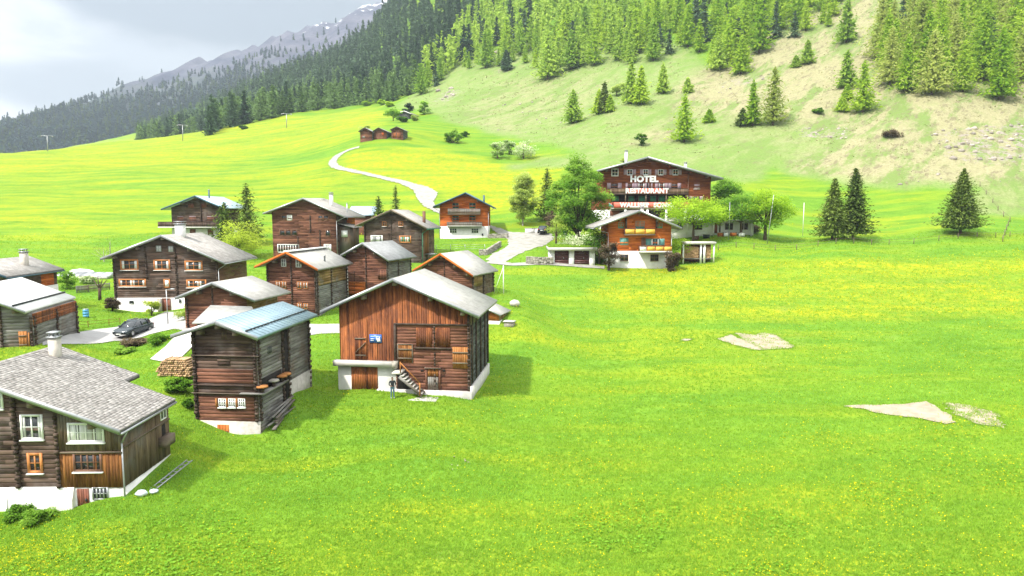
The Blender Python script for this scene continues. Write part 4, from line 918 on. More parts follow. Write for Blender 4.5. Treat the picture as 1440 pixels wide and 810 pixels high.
# --- blue roofed shed behind
g=P(512,302,140); e=empty('shed',(P(512,330,140)),0,label='pale blue roofed shed showing between the two dark farmhouses',cat='shed'); dz=P(512,300,140)[2]-e.location[2]
m=MB(); m.hexa([(-2.9,-3,dz-.5),(2.6,-3,dz-.5),(2.6,2,dz+1.3),(-2.9,2,dz+1.3),(-2.9,-3,dz-.35),(2.6,-3,dz-.35),(2.6,2,dz+1.45),(-2.9,2,dz+1.45)]); m.build('roof',R['lightblue'],e)
m=MB(); m.box(-2.6,2.3,-2.6,1.8,-3,dz-.45); m.build('wall',W['red'],e)
# --- the orange chalet before the hotel
h=House('chalet','orange chalet with yellow balconies and teal shutters below the hotel','house',zh(685,405),zh(405,507),zh(935,512),110,-1,8.5,zh(497,0)[0],zh(871,0)[0],zh(680,750),over=1.3,back=1,
        fnd=zh(680,652),roof='slate2',wood='orange',size=.3,verge='metal',side='orange',th=.28)
for x0,x1,y0,y1 in ((553,584,483,514),(658,706,474,516),(780,814,485,514),(563,610,575,614)): h.window('f',(zh(x0,y0),zh(x1,y1)),2,1,'teal',fw=.05,glass='teal')
h.window('f',(zh(748,580),zh(796,616)),2,1,'teal',fw=.06,curtain=.4,sh='teal',shw=.6)
for x0 in (565,746): h.window('f',(zh(x0,674),zh(x0+44,710)),2,2,'brownp','concrete',fw=.05,d=.07)
b=h.balcony(h.rect('f',zh(592,552),zh(775,518),-1.1),1.1,'brownp','beam',slats=False,label='upper balcony with three yellow panels')
def ypan(b,r,out,n):
    u0,u1,w0,w1=r
    for i in range(n):
        m=MB(); a=u0+(u1-u0)*i/n+.08; c=u0+(u1-u0)*(i+1)/n-.08; m.ext(h.maps['f'],[(a,w0+.08),(c,w0+.08),(c,w1-.1),(a,w1-.1)],out-.06,out-.02); m.build('yellow_panel',M['yellow'],b)
ypan(b,h.rect('f',zh(592,552),zh(775,518),-1.1),1.1,3)
r_=h.rect('f',zh(683,655),zh(876,622),-1.5); b=h.balcony(r_,1.5,'brownp','white',slats=False,label='lower balcony with yellow panels on a white slab'); ypan(b,(r_[0]+1.1,r_[1],r_[2],r_[3]),1.5,3)
m=MB(); m.ext(h.maps['f'],[(r_[0],r_[2]),(r_[0]+1.0,r_[2]),(r_[0]+1.0,r_[3]),(r_[0],r_[3])],1.3,1.45); m.build('white_parapet',M['white'],b)
h.panel('carved_door','f',(zh(690,572),zh(712,645)),'brownp','v',.2,d=.08)
h.gutter(1); h.gutter(-1)
for x in (596,778): u=h.f(zh(x,480))[0]; m=MB(); m.ext(h.maps['f'],[(u-.08,h.f(zh(x,516))[1]),(u+.08,h.f(zh(x,516))[1]),(u+.08,h.rt(u)-.5),(u-.08,h.rt(u)-.5)],0,.9); m.build('bracket',W['post'],h.e)
h.chimney(h.uR*.20,4.,.8,.5,'chim')
# --- hotel
h=House('hotel','large dark timber hotel with white lettering and red sign boards across its balconies','hotel',Zm1(588,72),Zm1(68,212),Zm1(1348,290),138,0,14,Zm1(95,0)[0],Zm1(1228,0)[0],(930,330),over=1.6,back=1.5,
        fnd=Zm1(400,612),roof='dark',wood='chalet',size=.28,verge='metal',side='chalet',th=.3); H6=h
h.window('f',(Zm1(222,203),Zm1(278,265)),2,2,'whitep',fw=.16,lab='white framed attic window')
for x0,x1,y0,y1 in ((378,424,207,256),(540,582,207,256),(692,735,207,256),(840,886,207,256)): h.window('f',(Zm1(x0,y0),Zm1(x1,y1)),2,1,'whitep','whitep',fw=.07,sh='lilac',shw=.72)
for x0,x1 in ((213,275),(385,420),(486,550),(590,612),(695,752),(825,880)): h.window('f',(Zm1(x0,338),Zm1(x1,396)),2,1,'brownp',fw=.06,curtain=.4 if x0 in(486,695) else 0,sh='lilac',shw=.6)
h.window('f',(Zm1(1052,340),Zm1(1106,396)),1,1,'brownp','whitep',fw=.08,glass='lilac',lab='shuttered single window'); h.window('f',(Zm1(1035,478),Zm1(1105,510)),1,1,'brownp',fw=.08,sh='lilac')
# middle storey: flat black strip painted as the shade behind the balcony
h.strip('loggia_shade','f',(Zm1(212,530),Zm1(960,458)),'shade_eye_black',0,.06)
for x0,x1 in ((225,290),(385,445),(487,555),(605,665),(690,755),(785,830),(890,925)): h.window('f',(Zm1(x0,472),Zm1(x1,528)),1,1,'brownp',fw=.05,glass='green',d=.09)
for x in (352,358): pass
R2=h.rect('f',Zm1(205,447),Zm1(995,398),-1.6); b=h.balcony(R2,1.6,'plank','dark',label='upper balcony carrying the RESTAURANT board')
R3=h.rect('f',Zm1(215,592),Zm1(1010,540),-1.6); b3=h.balcony(R3,1.6,'salmon','white',slats=False,label='lower balcony behind the long red sign board')
for x in (358,565,770,985):
    m=MB(); u=h.f(Zm1(x,500),-1.5)[0]; m.box(u-.1,u+.1,-1.5,-1.35,R3[3],R2[2]-.18); m.build('balcony_post',W['beam'],h.e)
def board(face_r,body,size,bold,name,sx=1):
    u0,u1,w0,w1=face_r; m=MB(); m.box(u0,u1,-1.72,-1.62,w0,w1); s_=m.build(name,M['salmon'],h.e); text(body,size,M['whitep'],s_,((u0+u1)/2,-1.735,(w0+w1)/2),bold=bold+.02,sx=sx); return s_
r1=h.rect('f',Zm1(365,449),Zm1(785,396),-1.7); board(r1,'RESTAURANT',1.30,.045,'sign_board',1.0)
r2=h.rect('f',Zm1(240,594),Zm1(1005,537),-1.7); s_=board((r2[0],r2[1],r2[2],r2[3]),'',1,.0,'sign_board')
ua=h.f(Zm1(278,560),-1.7)[0]; ub=h.f(Zm1(885,560),-1.7)[0]; text('WALLISER  SONNE',1.22,M['whitep'],s_,((ua+ub)/2,-1.735,(r2[2]+r2[3])/2),bold=.07,sx=1.0)
u0,u1,w0,w1=h.rect('f',Zm1(397,330),Zm1(693,277)); text('HOTEL',1.62,M['whitep'],h.e,((u0+u1)/2,-.16,(w0+w1)/2),bold=.085,sx=1.04,ext=.08)
m=MB(); u0,u1,w0,w1=h.rect('f',Zm1(250,583),Zm1(205,540),-1.7); m.ext(h.maps['f'],[(u0-.3,w0),(u1,w0),(u0-.3,w1)],1.62,1.7); m.build('flower_emblem',M['teal'],b3)
# ground floor
h.strip('ground_floor_shade','f',(Zm1(300,690),Zm1(960,618)),'shade_eye_black',0,.10)  # black strip painted as the shade behind the columns
for x in (357,580,770,960): 
    m=MB(); u=h.f(Zm1(x,650),-1.5)[0]; m.box(u-.22,u+.22,-1.55,-1.15,-.5,R3[2]-.19); m.build('column',M['white'],h.e)
for x0,x1 in ((202,296),): h.window('f',(Zm1(x0,620),Zm1(x1,672)),1,1,'brownp','whitep',fw=.06,glass='redsh',d=.08)
for x0,x1 in ((615,690),(712,738)): h.window('f',(Zm1(x0,620),Zm1(x1,680)),2,1,'brownp',fw=.05,d=.12)
h.strip('band_beam','f',(h.ul,h.ur,h.f(Zm1(0,334))[1]-.1,h.f(Zm1(0,334))[1]+.05),'chalet',0,.14)
u=h.f(Zm1(990,400))[0]; h.strip('corner_board','f',(u-.12,u+.12,h.w0,h.rt(u)-.5),'red',0,.2)
m=MB(); 
for x in (335,565,795,1005): u=h.f(Zm1(x,150))[0]; w=h.rt(u)-.35; m.box(u-.16,u+.16,-1.3,0,w-.5,w-.05)
m.build('roof_bracket',W['chalet'],h.e)
h.chimney(h.f(Zm1(397,50))[0],4,2.3,.55,'white'); h.chimney(h.f(Zm1(1040,150))[0],6,1.7,.5,'white')
# --- long annex
h=None
a=P(*Zm2(-40,548),134); b=P(*Zm2(668,548),134); H_=P(*Zm2(300,445),134)[2]-a[2]; Lw=b[0]-a[0]
e=empty('annex',(a[0],a[1],a[2]),0,label='long low white annex with flat roof beside the hotel terrace',cat='building')
m=MB(); m.box(0,Lw,0,6,-2,H_-.3); m.build('wall',M['white'],e); m=MB(); m.box(-.5,Lw+.5,-1.0,6.5,H_-.297,H_); m.build('roof',M['concrete'],e)
def ax(x): return P(*Zm2(x,500),134)[0]-a[0]
def az_(y): return P(*Zm2(300,y),134)[2]-a[2]
for x0,x1 in ((70,110),(208,262),(448,474),(482,503),(564,586),(598,620)):
    m=MB(); m.box(ax(x0),ax(x1),-.04,.02,az_(517),az_(472)); w=m.build('window',M['glass'],e); m=MB(); u0,u1,w0,w1=ax(x0),ax(x1),az_(517),az_(472)
    for p in ((u0-.07,u0,w0-.07,w1+.07),(u1,u1+.07,w0-.07,w1+.07),(u0,u1,w1,w1+.07),(u0,u1,w0-.07,w0),((u0+u1)/2-.03,(u0+u1)/2+.03,w0,w1)): m.box(p[0],p[1],-.08,.01,p[2],p[3])
    m.build('frame',M['brownp'],w)
m=MB(); m.box(ax(350),ax(384),-.06,.02,.0,az_(466)); d=m.build('door',W['hay'],e); m=MB(); m.box(ax(378),ax(381),-.1,-.062,.9,1.1); m.build('handle',M['dkmetal'],d)
for x in (140,345,640): m=MB(); m.box(ax(x)-.12,ax(x)+.12,-.95,-.7,-.5,H_-.3); m.build('column',M['white'],e)
FOOT.append([(a[0],a[1]-1),(b[0],a[1]-1),(b[0],a[1]+6),(a[0],a[1]+6)])
for i,(x,c_,l) in enumerate(((215,'brownp','dark wooden planter box'),(298,'dkmetal','covered dark grill'),(410,'oranged','orange terrace chest'),(445,'whitep','white terrace chest'),(510,'oranged','second orange chest nearer the end windows'),(575,'whitep','white planter box under the end windows'))):
    p=P(*Zm2(x,548),131.5); e2=empty('terrace_box',(p[0],p[1],Tz(p[0],p[1])),0,label=l+' on the terrace before the annex',cat='terrace box',group='boxes along the hotel terrace'); m=MB(); m.box(-.55,.55,-.25,.25,0,.7); m.build('box',W.get(c_) or M[c_],e2); m=MB(); m.box(-.6,.6,-.3,.3,.703,.78); m.build('lid',M['rubble'],e2)
# --- garages under a grassed roof
a=P(*Zm10(217,545),112); b=P(*Zm10(632,545),112); sc=973/112.
e=empty('garage',tuple(a),0,label='double garage with two brown doors under a grassy flat roof',cat='garage'); Wd=b[0]-a[0]; gx=lambda x:P(*Zm10(x,480),112)[0]-a[0]; gz=lambda y:P(*Zm10(400,y),112)[2]-a[2]
m=MB(); m.box(0,Wd,.25,6,-1.5,gz(408)); 
for x0,x1 in ((217,260),(394,441),(582,632)): m.box(gx(x0),gx(x1),0,.247,-1.5,gz(408))
m.build('wall',M['white'],e); m=MB(); m.box(-.3,Wd+.3,-.6,6.3,gz(407),gz(378)); m.build('roof',M['concrete'],e)
for x0,x1 in ((262,392),(443,580)):
    m=MB(); 
    for k in range(6): m.box(gx(x0)+.02,gx(x1)-.02,.10,.2,gz(534)+(gz(418)-gz(534))*k/6,gz(534)+(gz(418)-gz(534))*(k+1)/6-.02,random.random())
    m.box(gx(x0)+.02,gx(x1)-.02,.12,.24,gz(418),gz(408),.3); d=m.build('door',M['garage'],e); m=MB(); z=gz(476); xm=(gx(x0)+gx(x1))/2+.3; m.box(xm-.06,xm+.06,.05,.097,z-.08,z+.08); m.build('handle',M['metal'],d)
FOOT.append([(a[0],a[1]-1),(b[0],a[1]-1),(b[0],a[1]+6),(a[0],a[1]+6)])
GAR=(a,Wd,gz(378))
# --- wood store
p=P(*Zm2(245,762),113); e=empty('wood_store',tuple(p),0,label='open white-framed shelter stacked with split firewood in the meadow',cat='wood store'); wx=lambda x:P(*Zm2(x,700),113)[0]-p[0]; wz=lambda y:P(*Zm2(245,y),113)[2]-p[2]
m=MB(); m.box(wx(118),wx(370),-.3,2.0,wz(635),wz(615)); m.build('roof',M['concrete'],e)
for x0,x1 in ((112,122),(248,262),(275,290),(352,362)): m=MB(); m.box(wx(x0),wx(x1),-.1,.15,-.5,wz(635)); m.build('post',M['whitep'],e)
m=MB(); m.box(wx(118),wx(355),1.6,1.7,-.3,wz(636)); m.build('back_boards',W['hay'],e)
e1=e
for x0,x1,yl,k in ((124,246,755,1),(291,350,750,2)):
    pp=(p[0]+(wx(x0)+wx(x1))/2,p[1]+.15,p[2]+wz(745)); woodpile('firewood_stack',('wide' if k==1 else 'narrow')+' stack of split firewood inside the white-framed shelter',0,pp,0,wx(x1)-wx(x0),wz(650)-wz(745),1.3,slope=False,tones=(.3,.9),group='firewood in the shelter')
m=MB(); m.box(wx(122),wx(355),-.02,1.6,wz(752),wz(746)); m.build('floor_board',W['grey'],e)
# --- barns on the meadow
for ap,l_,r_,w0,w1,ba,lab in (((205,570),(102,632),(335,640),130,325,(230,748),'small hay hut half covered by climbing shrubs in a row of three'),((430,570),(335,628),(570,634),350,560,(460,748),'middle hay hut with an orange patch in the row of three'),((725,553),(615,606),(848,610),640,830,(730,748),'red-brown hay hut standing alone beside the other pair')):
    h=House('hay_hut',lab,'hut',zt(*ap),zt(*l_),zt(*r_),254,10,5,zt(w0,0)[0],zt(w1,0)[0],zt(*ba),over=.7,back=.5,wood='red',size=.3,roof='dark',verge='post',side='black',group='hay huts on the meadow')
    if w0==350: h.panel('door','f',(zt(485,705),zt(520,650)),'orange','v',.3,d=.1)
    if w0==640: h.panel('door','f',(zt(665,742),zt(715,655)),'hay','v',.3,d=.1); h.panel('door','f',(zt(735,742),zt(800,655)),'hay','v',.3,d=.1)
    if w0==130: h.panel('hatch','f',(zt(170,742),zt(210,712)),'grey','v',.3,d=.1)
h=House('hay_hut','dark hut half hidden between bushes higher on the meadow','hut',zt(850,298),zt(700,345),zt(960,345),335,20,7,zt(715,0)[0],zt(930,0)[0],zt(800,415),over=.6,back=.5,wood='black',size=.35,roof='slate2',verge='whitep',side='black')
h=House('hay_hut','tiny red hut at the top edge of the meadow by the wood','hut',zt(575,182),zt(535,205),zt(622,212),410,10,5,zt(552,0)[0],zt(612,0)[0],zt(580,242),over=.6,back=.5,wood='red',size=.4,roof='dark',verge='whitep',side='white')
# ---------- vegetation ----------
L_={}
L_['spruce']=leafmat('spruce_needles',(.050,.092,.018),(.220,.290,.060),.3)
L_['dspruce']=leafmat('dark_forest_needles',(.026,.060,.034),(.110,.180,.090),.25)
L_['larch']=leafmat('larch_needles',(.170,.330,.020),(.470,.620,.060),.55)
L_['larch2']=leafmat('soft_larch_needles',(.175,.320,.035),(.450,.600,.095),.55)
L_['rimlarch']=leafmat('hazy_larch_needles',(.070,.130,.045),(.200,.310,.100),.4)
L_['pale']=leafmat('pale_larch_needles',(.240,.310,.055),(.500,.560,.150),.55)
L_['maple']=leafmat('fresh_tree_leaves',(.135,.300,.030),(.370,.560,.085),.55)
L_['birch']=leafmat('birch_leaves',(.30,.41,.07),(.60,.70,.21),.55)
L_['lime']=leafmat('lime_green_leaves',(.24,.42,.02),(.50,.68,.06),.55)
L_['bush']=leafmat('bush_leaves',(.055,.150,.015),(.18,.34,.035),.35)
L_['blossom']=leafmat('white_blossom',(.22,.36,.08),(.85,.85,.62),.4)
L_['brown']=leafmat('bare_twigs',(.10,.075,.05),(.22,.17,.10),.2)
L_['yellowbush']=leafmat('yellow_green_leaves',(.30,.40,.03),(.56,.66,.09),.5)
bark=plain('tree_bark',(.11,.075,.05),(.06,.04,.028),5,.9,bump=.03); pbark=plain('pale_bark',(.5,.47,.42),(.25,.22,.19),4,.9)
def quads(mb, cen, size, tone, rng, flat=0., dirs=None, asp=1.0):
    n=len(cen); nr=rng.normal(size=(n,3))
    if dirs is not None: nr+=np.sign((nr*dirs).sum(1)+1e-9)[:,None]*dirs*.5
    if True: nr[:,2]+=flat*np.sign(nr[:,2]+1e-9)*2; nr/=np.linalg.norm(nr,axis=1)[:,None]
    a=rng.normal(size=(n,3)) if dirs is None else dirs+.25*rng.normal(size=(n,3)); a-=nr*(a*nr).sum(1)[:,None]; a/=np.linalg.norm(a,axis=1)[:,None]+1e-9
    b=np.cross(nr,a); s=np.asarray(size).reshape(-1,1)*np.ones((n,1)); 
    V=np.stack([cen-a*s*asp,cen-b*s*.55+a*s*.1,cen+a*s*asp,cen+b*s*.55-a*s*.1],1).reshape(-1,3)
    mb.array(V,np.arange(4*n).reshape(n,4),tone)
def conifer_arr(h,r,seed,nb=22,per=9,leaf=.34,base=.08,droop=.25,shape=.85,irr=.22,sub=7):
    rng=np.random.default_rng(seed); cen=[];siz=[];ton=[];dr=[]
    for i in range(nb):
        f=(i+rng.uniform(-.3,.3))/nb; f=min(max(f,0),.985); z=h*(base+(1-base)*f)
        rr=r*(1-f)**shape*(.75+.25*math.sin(i*2.4+seed))+.12
        k=max(4,int(per*(1-.45*f))); a0=rng.uniform(0,6.28)
        for j in range(k):
            a=a0+6.283*j/k+rng.uniform(-.25,.25); L=rr*(1+rng.uniform(-irr,irr)*1.4); m=max(2,int(sub*(.35+.65*(1-f))))
            bt=rng.uniform(.15,.95)
            for q in range(m):
                t=(q+.6)/m; x=L*t; sag=-droop*L*t*t+.10*L*t
                wob=.11*L*(.3+t)
                cen.append((x*math.cos(a)+rng.normal()*wob*.5,x*math.sin(a)+rng.normal()*wob*.5,z+sag+rng.normal()*leaf*.35)); siz.append(leaf*(1.15-.35*t)*rng.uniform(.7,1.3)*(1-.35*f))
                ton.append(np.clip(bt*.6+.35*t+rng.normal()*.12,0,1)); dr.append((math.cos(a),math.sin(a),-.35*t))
    ni=len(cen)//5
    for i in range(ni):
        f=rng.uniform(0,.93)**1.2; a=rng.uniform(0,6.283); x=r*(1-f)**shape*rng.uniform(.05,.62); cen.append((x*math.cos(a),x*math.sin(a),h*(base+(1-base)*f)-droop*x*.5)); siz.append(leaf*1.3*(1-.3*f)); ton.append(rng.uniform(.0,.5)); dr.append((math.cos(a),math.sin(a),0))
    return np.array(cen),np.array(siz),np.array(ton),np.array(dr),rng
def conifer(h,r,seed,**k):
    c,s,t,d,rng=conifer_arr(h,r,seed,**k); mb=MB()
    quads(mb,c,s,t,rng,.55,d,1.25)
    return mb
def trunk(h,r,n=7,lean=0):
    m=MB(); K=5
    for i in range(K+1):
        f=i/K; c=(lean*h*f*f,0,h*f*.97 if i else -.8); rr=r*(1-f)+.015
        m.v+=[(c[0]+rr*math.cos(6.283*j/n),rr*math.sin(6.283*j/n),c[2]) for j in range(n)]
    for i in range(K):
        for j in range(n): k=(j+1)%n; m.f.append((i*n+j,i*n+k,(i+1)*n+k,(i+1)*n+j)); m.t.append(.5)
    return m
def lump_crown(h,r,seed,z0=.22,lumps=34,per=150,leaf=.17,shape='round',spread=.30):
    rng=np.random.default_rng(seed); mb=MB(); cs=[]
    for i in range(lumps):
        for _ in range(50):
            u=rng.uniform(-1,1,3)
            if np.linalg.norm(u)<=1: break
        f=(u[2]+1)/2
        if shape=='tall': w=(1-abs(f-.38)**1.3*1.25)
        elif shape=='column': w=(math.sin(math.pi*min(1,f*.95+.08))**.5)*(1-.45*f)
        else: w=1
        w=max(w,.18); c=np.array([u[0]*r*w,u[1]*r*w,h*(z0+(1-z0)*(.06+.86*f))]); cs.append(c)
        n=int(per*rng.uniform(.6,1.3)); rad_=r*spread*rng.uniform(.65,1.25); v=rng.normal(size=(n,3)); v/=np.linalg.norm(v,axis=1)[:,None]; v*=(rng.uniform(0,1,(n,1))**.45)*rad_; v[:,2]*=.62
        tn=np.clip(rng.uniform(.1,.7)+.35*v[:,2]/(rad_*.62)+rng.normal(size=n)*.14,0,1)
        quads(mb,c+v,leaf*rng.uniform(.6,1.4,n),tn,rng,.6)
    return mb,cs
def limbs(m,cs,h,r,z0):
    for c in cs[::3]:
        b=Vector((0,0,h*z0*.75+c[2]*.2)); m.tube(b,Vector(c)*.98,r*.32,.02,5,.5,False)
def place(name,loc,label,cat,mats,crown,tr,group=None,rz=0,sc=1):
    loc=(loc[0],loc[1],Tz(loc[0],loc[1]))
    e=empty(name,loc,rz,label=label,cat=cat,group=group); e.scale=(sc,)*3
    crown.build('crown',mats[0],e); tr.build('trunk',mats[1],e); return e
def height(p,ytop,px=None): # height in metres so that its top reaches image row ytop
    return P(720,ytop,p[1])[2]-p[2]
def con(base,ytop,label,mat='larch',ratio=.2,name='larch_tree',cat='tree',group=None,seed=0,leaf=None,nb=26,per=10,Y=None,**k):
    g=G(*base) if Y is None else P(base[0],base[1],Y); g[2]=Tz(g[0],g[1]); h=height(g,ytop); lf=(leaf or max(.2,g[1]/973*2.4))*1.15
    k.setdefault('droop',.2); k.setdefault('shape',.68)
    return place(name,g,label,cat,(L_[mat],bark),conifer(h,h*ratio*1.65,seed or int(base[0]*7+base[1]),nb=nb,per=per,leaf=lf,**k),trunk(h,h*.017+.05),group)
# near and mid-distance single conifers
con((1170,343),250,'narrower of the two touching dark spruces by the meadow fence','spruce',.245,'spruce_tree',nb=44,per=18,droop=.15,sub=12,irr=.14,shape=.74,Y=128,leaf=.25)
con((1199,341),236,'taller of the two touching dark spruces by the meadow fence','spruce',.235,'spruce_tree',nb=46,per=18,droop=.12,sub=12,irr=.16,shape=.74,Y=129,leaf=.25)
con((1350,332),237,'broad dark spruce standing alone by the fence below the dry slope','spruce',.27,'spruce_tree',nb=46,per=22,droop=-.05,sub=14,irr=.10,shape=.80,Y=130,leaf=.25)
con((317,336),283,'shorter dark spruce beside the blue-edged chalet','spruce',.30,'spruce_tree',nb=26,per=12,Y=124,leaf=.28)
con((348,322),257,'taller spruce behind the yellow-green bush beside the blue-edged chalet','spruce',.25,'spruce_tree',nb=30,per=12,droop=.02,Y=128,leaf=.28)
con((533,318),275,'short bushy spruce behind the dark farmhouse roof','spruce',.24,'spruce_tree',nb=22,per=10,Y=136,leaf=.28)
con((557,318),259,'slim pointed spruce behind the dark farmhouse roof ridge','spruce',.14,'spruce_tree',nb=26,per=8,Y=138,leaf=.26)
con((769,326),237,'dark spruce squeezed between the pale birch and the big green tree','spruce',.22,'spruce_tree',nb=32,per=10,Y=146,leaf=.30)
singles=[((962,200),131,'larch','bright pointed larch alone on the slope behind the hotel',.24),((1058,177),112,'larch','slim bright larch touching a paler one on the dry slope',.16),
((1087,176),93,'pale','pale open larch beside a slim bright one on the dry slope',.25),((887,146),84,'larch2','larch with pale top in a pair above the hotel',.18),((901,147),92,'larch','rounder larch in a pair above the hotel',.21),
((932,131),90,'larch2','thin larch uphill of the pair above the hotel',.19),((806,173),126,'larch2','broad soft larch standing low on the green slope',.28),((842,160),126,'larch','small bright larch touching a dark spruce',.22),
((850,158),115,'spruce','dark narrow spruce between small bright larches',.18),((858,157),134,'larch','tiny bright larch next to a narrow dark spruce',.22),((1190,124),70,'larch2','grey-green open larch in the bare gully',.24),
((1213,158),84,'larch','bright larch at the tip of the large wood',.24),((1191,140),119,'larch','tiny bright larch below the open grey-green one',.28),((1184,156),137,'larch','smallest bright larch bush at the tip of the large wood',.40),
((1135,90),56,'larch2','young larch on the pale saddle',.22),((1119,94),79,'larch2','very small larch beside the young one on the pale saddle',.30),((1044,177),153,'spruce','stubby dark spruce beside the slim bright larch',.35),
((997,172),154,'larch','small round larch on the dry slope edge',.36),((967,130),110,'larch2','little larch up the pale slope',.26),((1010,99),48,'larch2','greyish larch at the lower edge of the slope wood',.24),
((1042,104),50,'larch','bright larch leaning out at the lower edge of the slope wood',.22),((1190,60),-5,'larch2','tall larch at the head of the bare gully',.2),((770,112),42,'larch2','broad larch at the lowest corner of the slope wood',.24),
((712,99),70,'dspruce','lonely dark spruce at the rocky edge of the wood',.24),((803,98),40,'larch2','tall larch at the rim of the slope wood above the rocks',.22)]
for i,(b,yt,mt,lb,ra) in enumerate(singles):
    con(b,yt,lb,mt,ra,'larch_tree' if 'spruce' not in mt else 'spruce_tree',nb=24,per=11,sub=7,seed=50+i)
# shrubs and broadleaf trees
def leafy(base,ytop,label,mat='bush',ratio=.45,name='shrub',cat='shrub',seed=0,Y=None,z0=.05,lumps=16,per=90,leaf=None,shape='round',tr=bark,spread=.4,group=None,tr_r=.03):
    if cat in ('shrub','bush'): lumps=int(lumps*1.4); per=int(per*1.7); spread=.5
    g=G(*base) if Y is None else P(base[0],base[1],Y); g[2]=Tz(g[0],g[1]); h=max(.5,height(g,ytop)); lf=leaf or max(.09,g[1]/973*1.1)
    cm,cs=lump_crown(h,h*ratio,seed or int(base[0]+base[1]*3),z0,lumps,per,lf,shape,spread); t=trunk(h*.85,h*tr_r+.03); limbs(t,cs,h,h*tr_r+.03,z0)
    return place(name,g,label,cat,(L_[mat],tr),cm,t,group)
leafy((735,332),232,'pale green birch with white stem beside the parking area','birch',.26,'birch_tree','tree',Y=142,z0=.04,lumps=95,per=260,leaf=.14,shape='tall',tr=pbark,spread=.34,tr_r=.012)
leafy((813,338),209,'big bushy bright green tree in front of the hotel','maple',.335,'broadleaf_tree','tree',Y=126,z0=.03,lumps=95,per=260,leaf=.19,shape='tall',spread=.27,tr_r=.022)
leafy((782,335),300,'small pale green sapling beside the big bright tree','birch',.35,'birch_tree','tree',Y=123,z0=.2,lumps=14,per=90,leaf=.13)
leafy((772,326),292,'brownish budding tree beside the parking area','brown',.36,'budding_tree','tree',Y=136,z0=.1,lumps=20,per=90,leaf=.13)
leafy((975,330),276,'low spreading lime-green tree hiding the hotel corner','lime',.72,'broadleaf_tree','tree',Y=130,z0=.36,lumps=60,per=200,leaf=.17,spread=.32)
leafy((1012,330),290,'small yellow-green tree partly in front of the hotel corner','yellowbush',.45,'broadleaf_tree','tree',Y=134,z0=.2,lumps=14,per=120,leaf=.15)
leafy((1022,326),243,'tall soft green tree behind the annex next to the hotel','maple',.40,'broadleaf_tree','tree',Y=146,z0=.05,lumps=56,per=200,leaf=.18,shape='tall')
leafy((1042,328),268,'rounded green tree over the annex roof','maple',.46,'broadleaf_tree','tree',Y=132,z0=.28,lumps=36,per=180,leaf=.17)
leafy((1076,330),257,'yellow-tinged round tree at the end of the annex','lime',.42,'broadleaf_tree','tree',Y=131,z0=.18,lumps=60,per=200,leaf=.17,shape='tall')
leafy((336,344),310,'yellow-green round bush below the taller spruce','yellowbush',.58,'bush','bush',Y=117,z0=.02,lumps=18,per=120,leaf=.14)
leafy((1055,330),317,'dull olive bush by the annex end','brown',1.3,'bush','bush',Y=137,z0=.0,lumps=10,per=60)
leafy((877,250),222,'grey-green tree behind the hotel roof','birch',.5,'broadleaf_tree','tree',Y=205,z0=.1,lumps=18,per=90)
for i,(b,yt,mt,lb,ra) in enumerate([((637,201),180,'bush','dark green round shrub alone in the upper meadow',.55),((654,193),184,'bush','tiny shrub uphill of the dark green round one',.5),((700,223),197,'blossom','white-blossomed shrub at the downhill end of its trio',.42),((716,217),195,'blossom','small white-blossomed shrub in the middle of its trio',.4),((736,223),195,'blossom','widest white-blossomed shrub of its trio',.62),
   ((597,161),142,'maple','upright green shrub on the slope beside the upper huts',.42),((553,170),150,'maple','bright green shrub beside the dark half hidden hut',.55),((575,166),145,'dspruce','dark upright shrub beside the half hidden hut',.32),((566,172),163,'bush','low shrub before the half hidden hut',.7),((583,170),161,'birch','pale low shrub beside the upper huts',.6),
   ((1150,159),152,'bush','flat juniper cushion on the dry slope',1.0),((1255,192),184,'brown','brownish juniper cushion low on the dry slope',1.6),((902,205),186,'bush','small shrub at the foot of the slope behind the hotel',.4),((867,135),113,'birch','pale whitish shrub beside the pair of larches',.5),((342,182),176,'bush','dark bush alone on the skyline meadow',.9),((516,193),176,'birch','pale climbing shrub over the first hay hut',.5),
   ((537,148),140,'lime','pale round bush at the meadow edge by the wood',.7),((515,149),142,'lime','second pale bush at the meadow edge by the wood',.7),((548,150),143,'lime','third pale bush nearer the tiny red hut',.8)]):
    leafy(b,yt,lb,mt,ra,seed=200+i,lumps=12,per=60)
# garden plants near the houses
g=G(172,433); 
for b,yt,Y,mt,lb,ra,lf in (((158,438),416,82,'brown','bare brownish climbing shrub at the corner of the white base',.5,.10),((213,436),420,81.5,'yellowbush','thin yellow-green shrub before the cellar door',.45,.08),((262,452),428,75,'birch','pale flowering bush beside the lamp post',.6,.08),
   ((95,408),376,96,'maple','loose bright green bush behind the low brown-roofed house',.42,.12),((122,398),388,100,'blossom','white flowering low bush in the garden',1.2,.10),((856,378),331,109.5,'brown','brown climbing shrub at the corner of the orange chalet',.28,.14),((843,352),318,113,'bush','green climber over the garage corner',.4,.14),
   ((946,380),352,109,'brown','bare shrub between the orange chalet and the wood store',.40,.14),((942,345),334,114,'lime','light green bush behind the bare one by the wood store',.7,.14),((250,560),533,50.5,'bush','dark green bush between the farmhouse and the granary',.8,.12),((264,590),560,48.3,'bush','dense dark bush against the granary corner',.55,.11),
   ((24,728),713,None,'bush','low leafy clump at the foot of the white plinth',1.1,.07),((54,733),719,None,'maple','bright leafy clump beside the darker one under the plinth',1.3,.07),((222,482),472,None,'bush','tussocky bush on the bank below the car',1.4,.10),((190,487),478,None,'brown','dry brown tussock on the bank below the car',2.0,.09),((175,497),488,None,'maple','green clump on the bank under the dry tussock',1.2,.09)):
    leafy(b,yt,lb,mt,ra,seed=int(b[0]),Y=Y,lumps=12,per=110,leaf=lf,z0=.0)
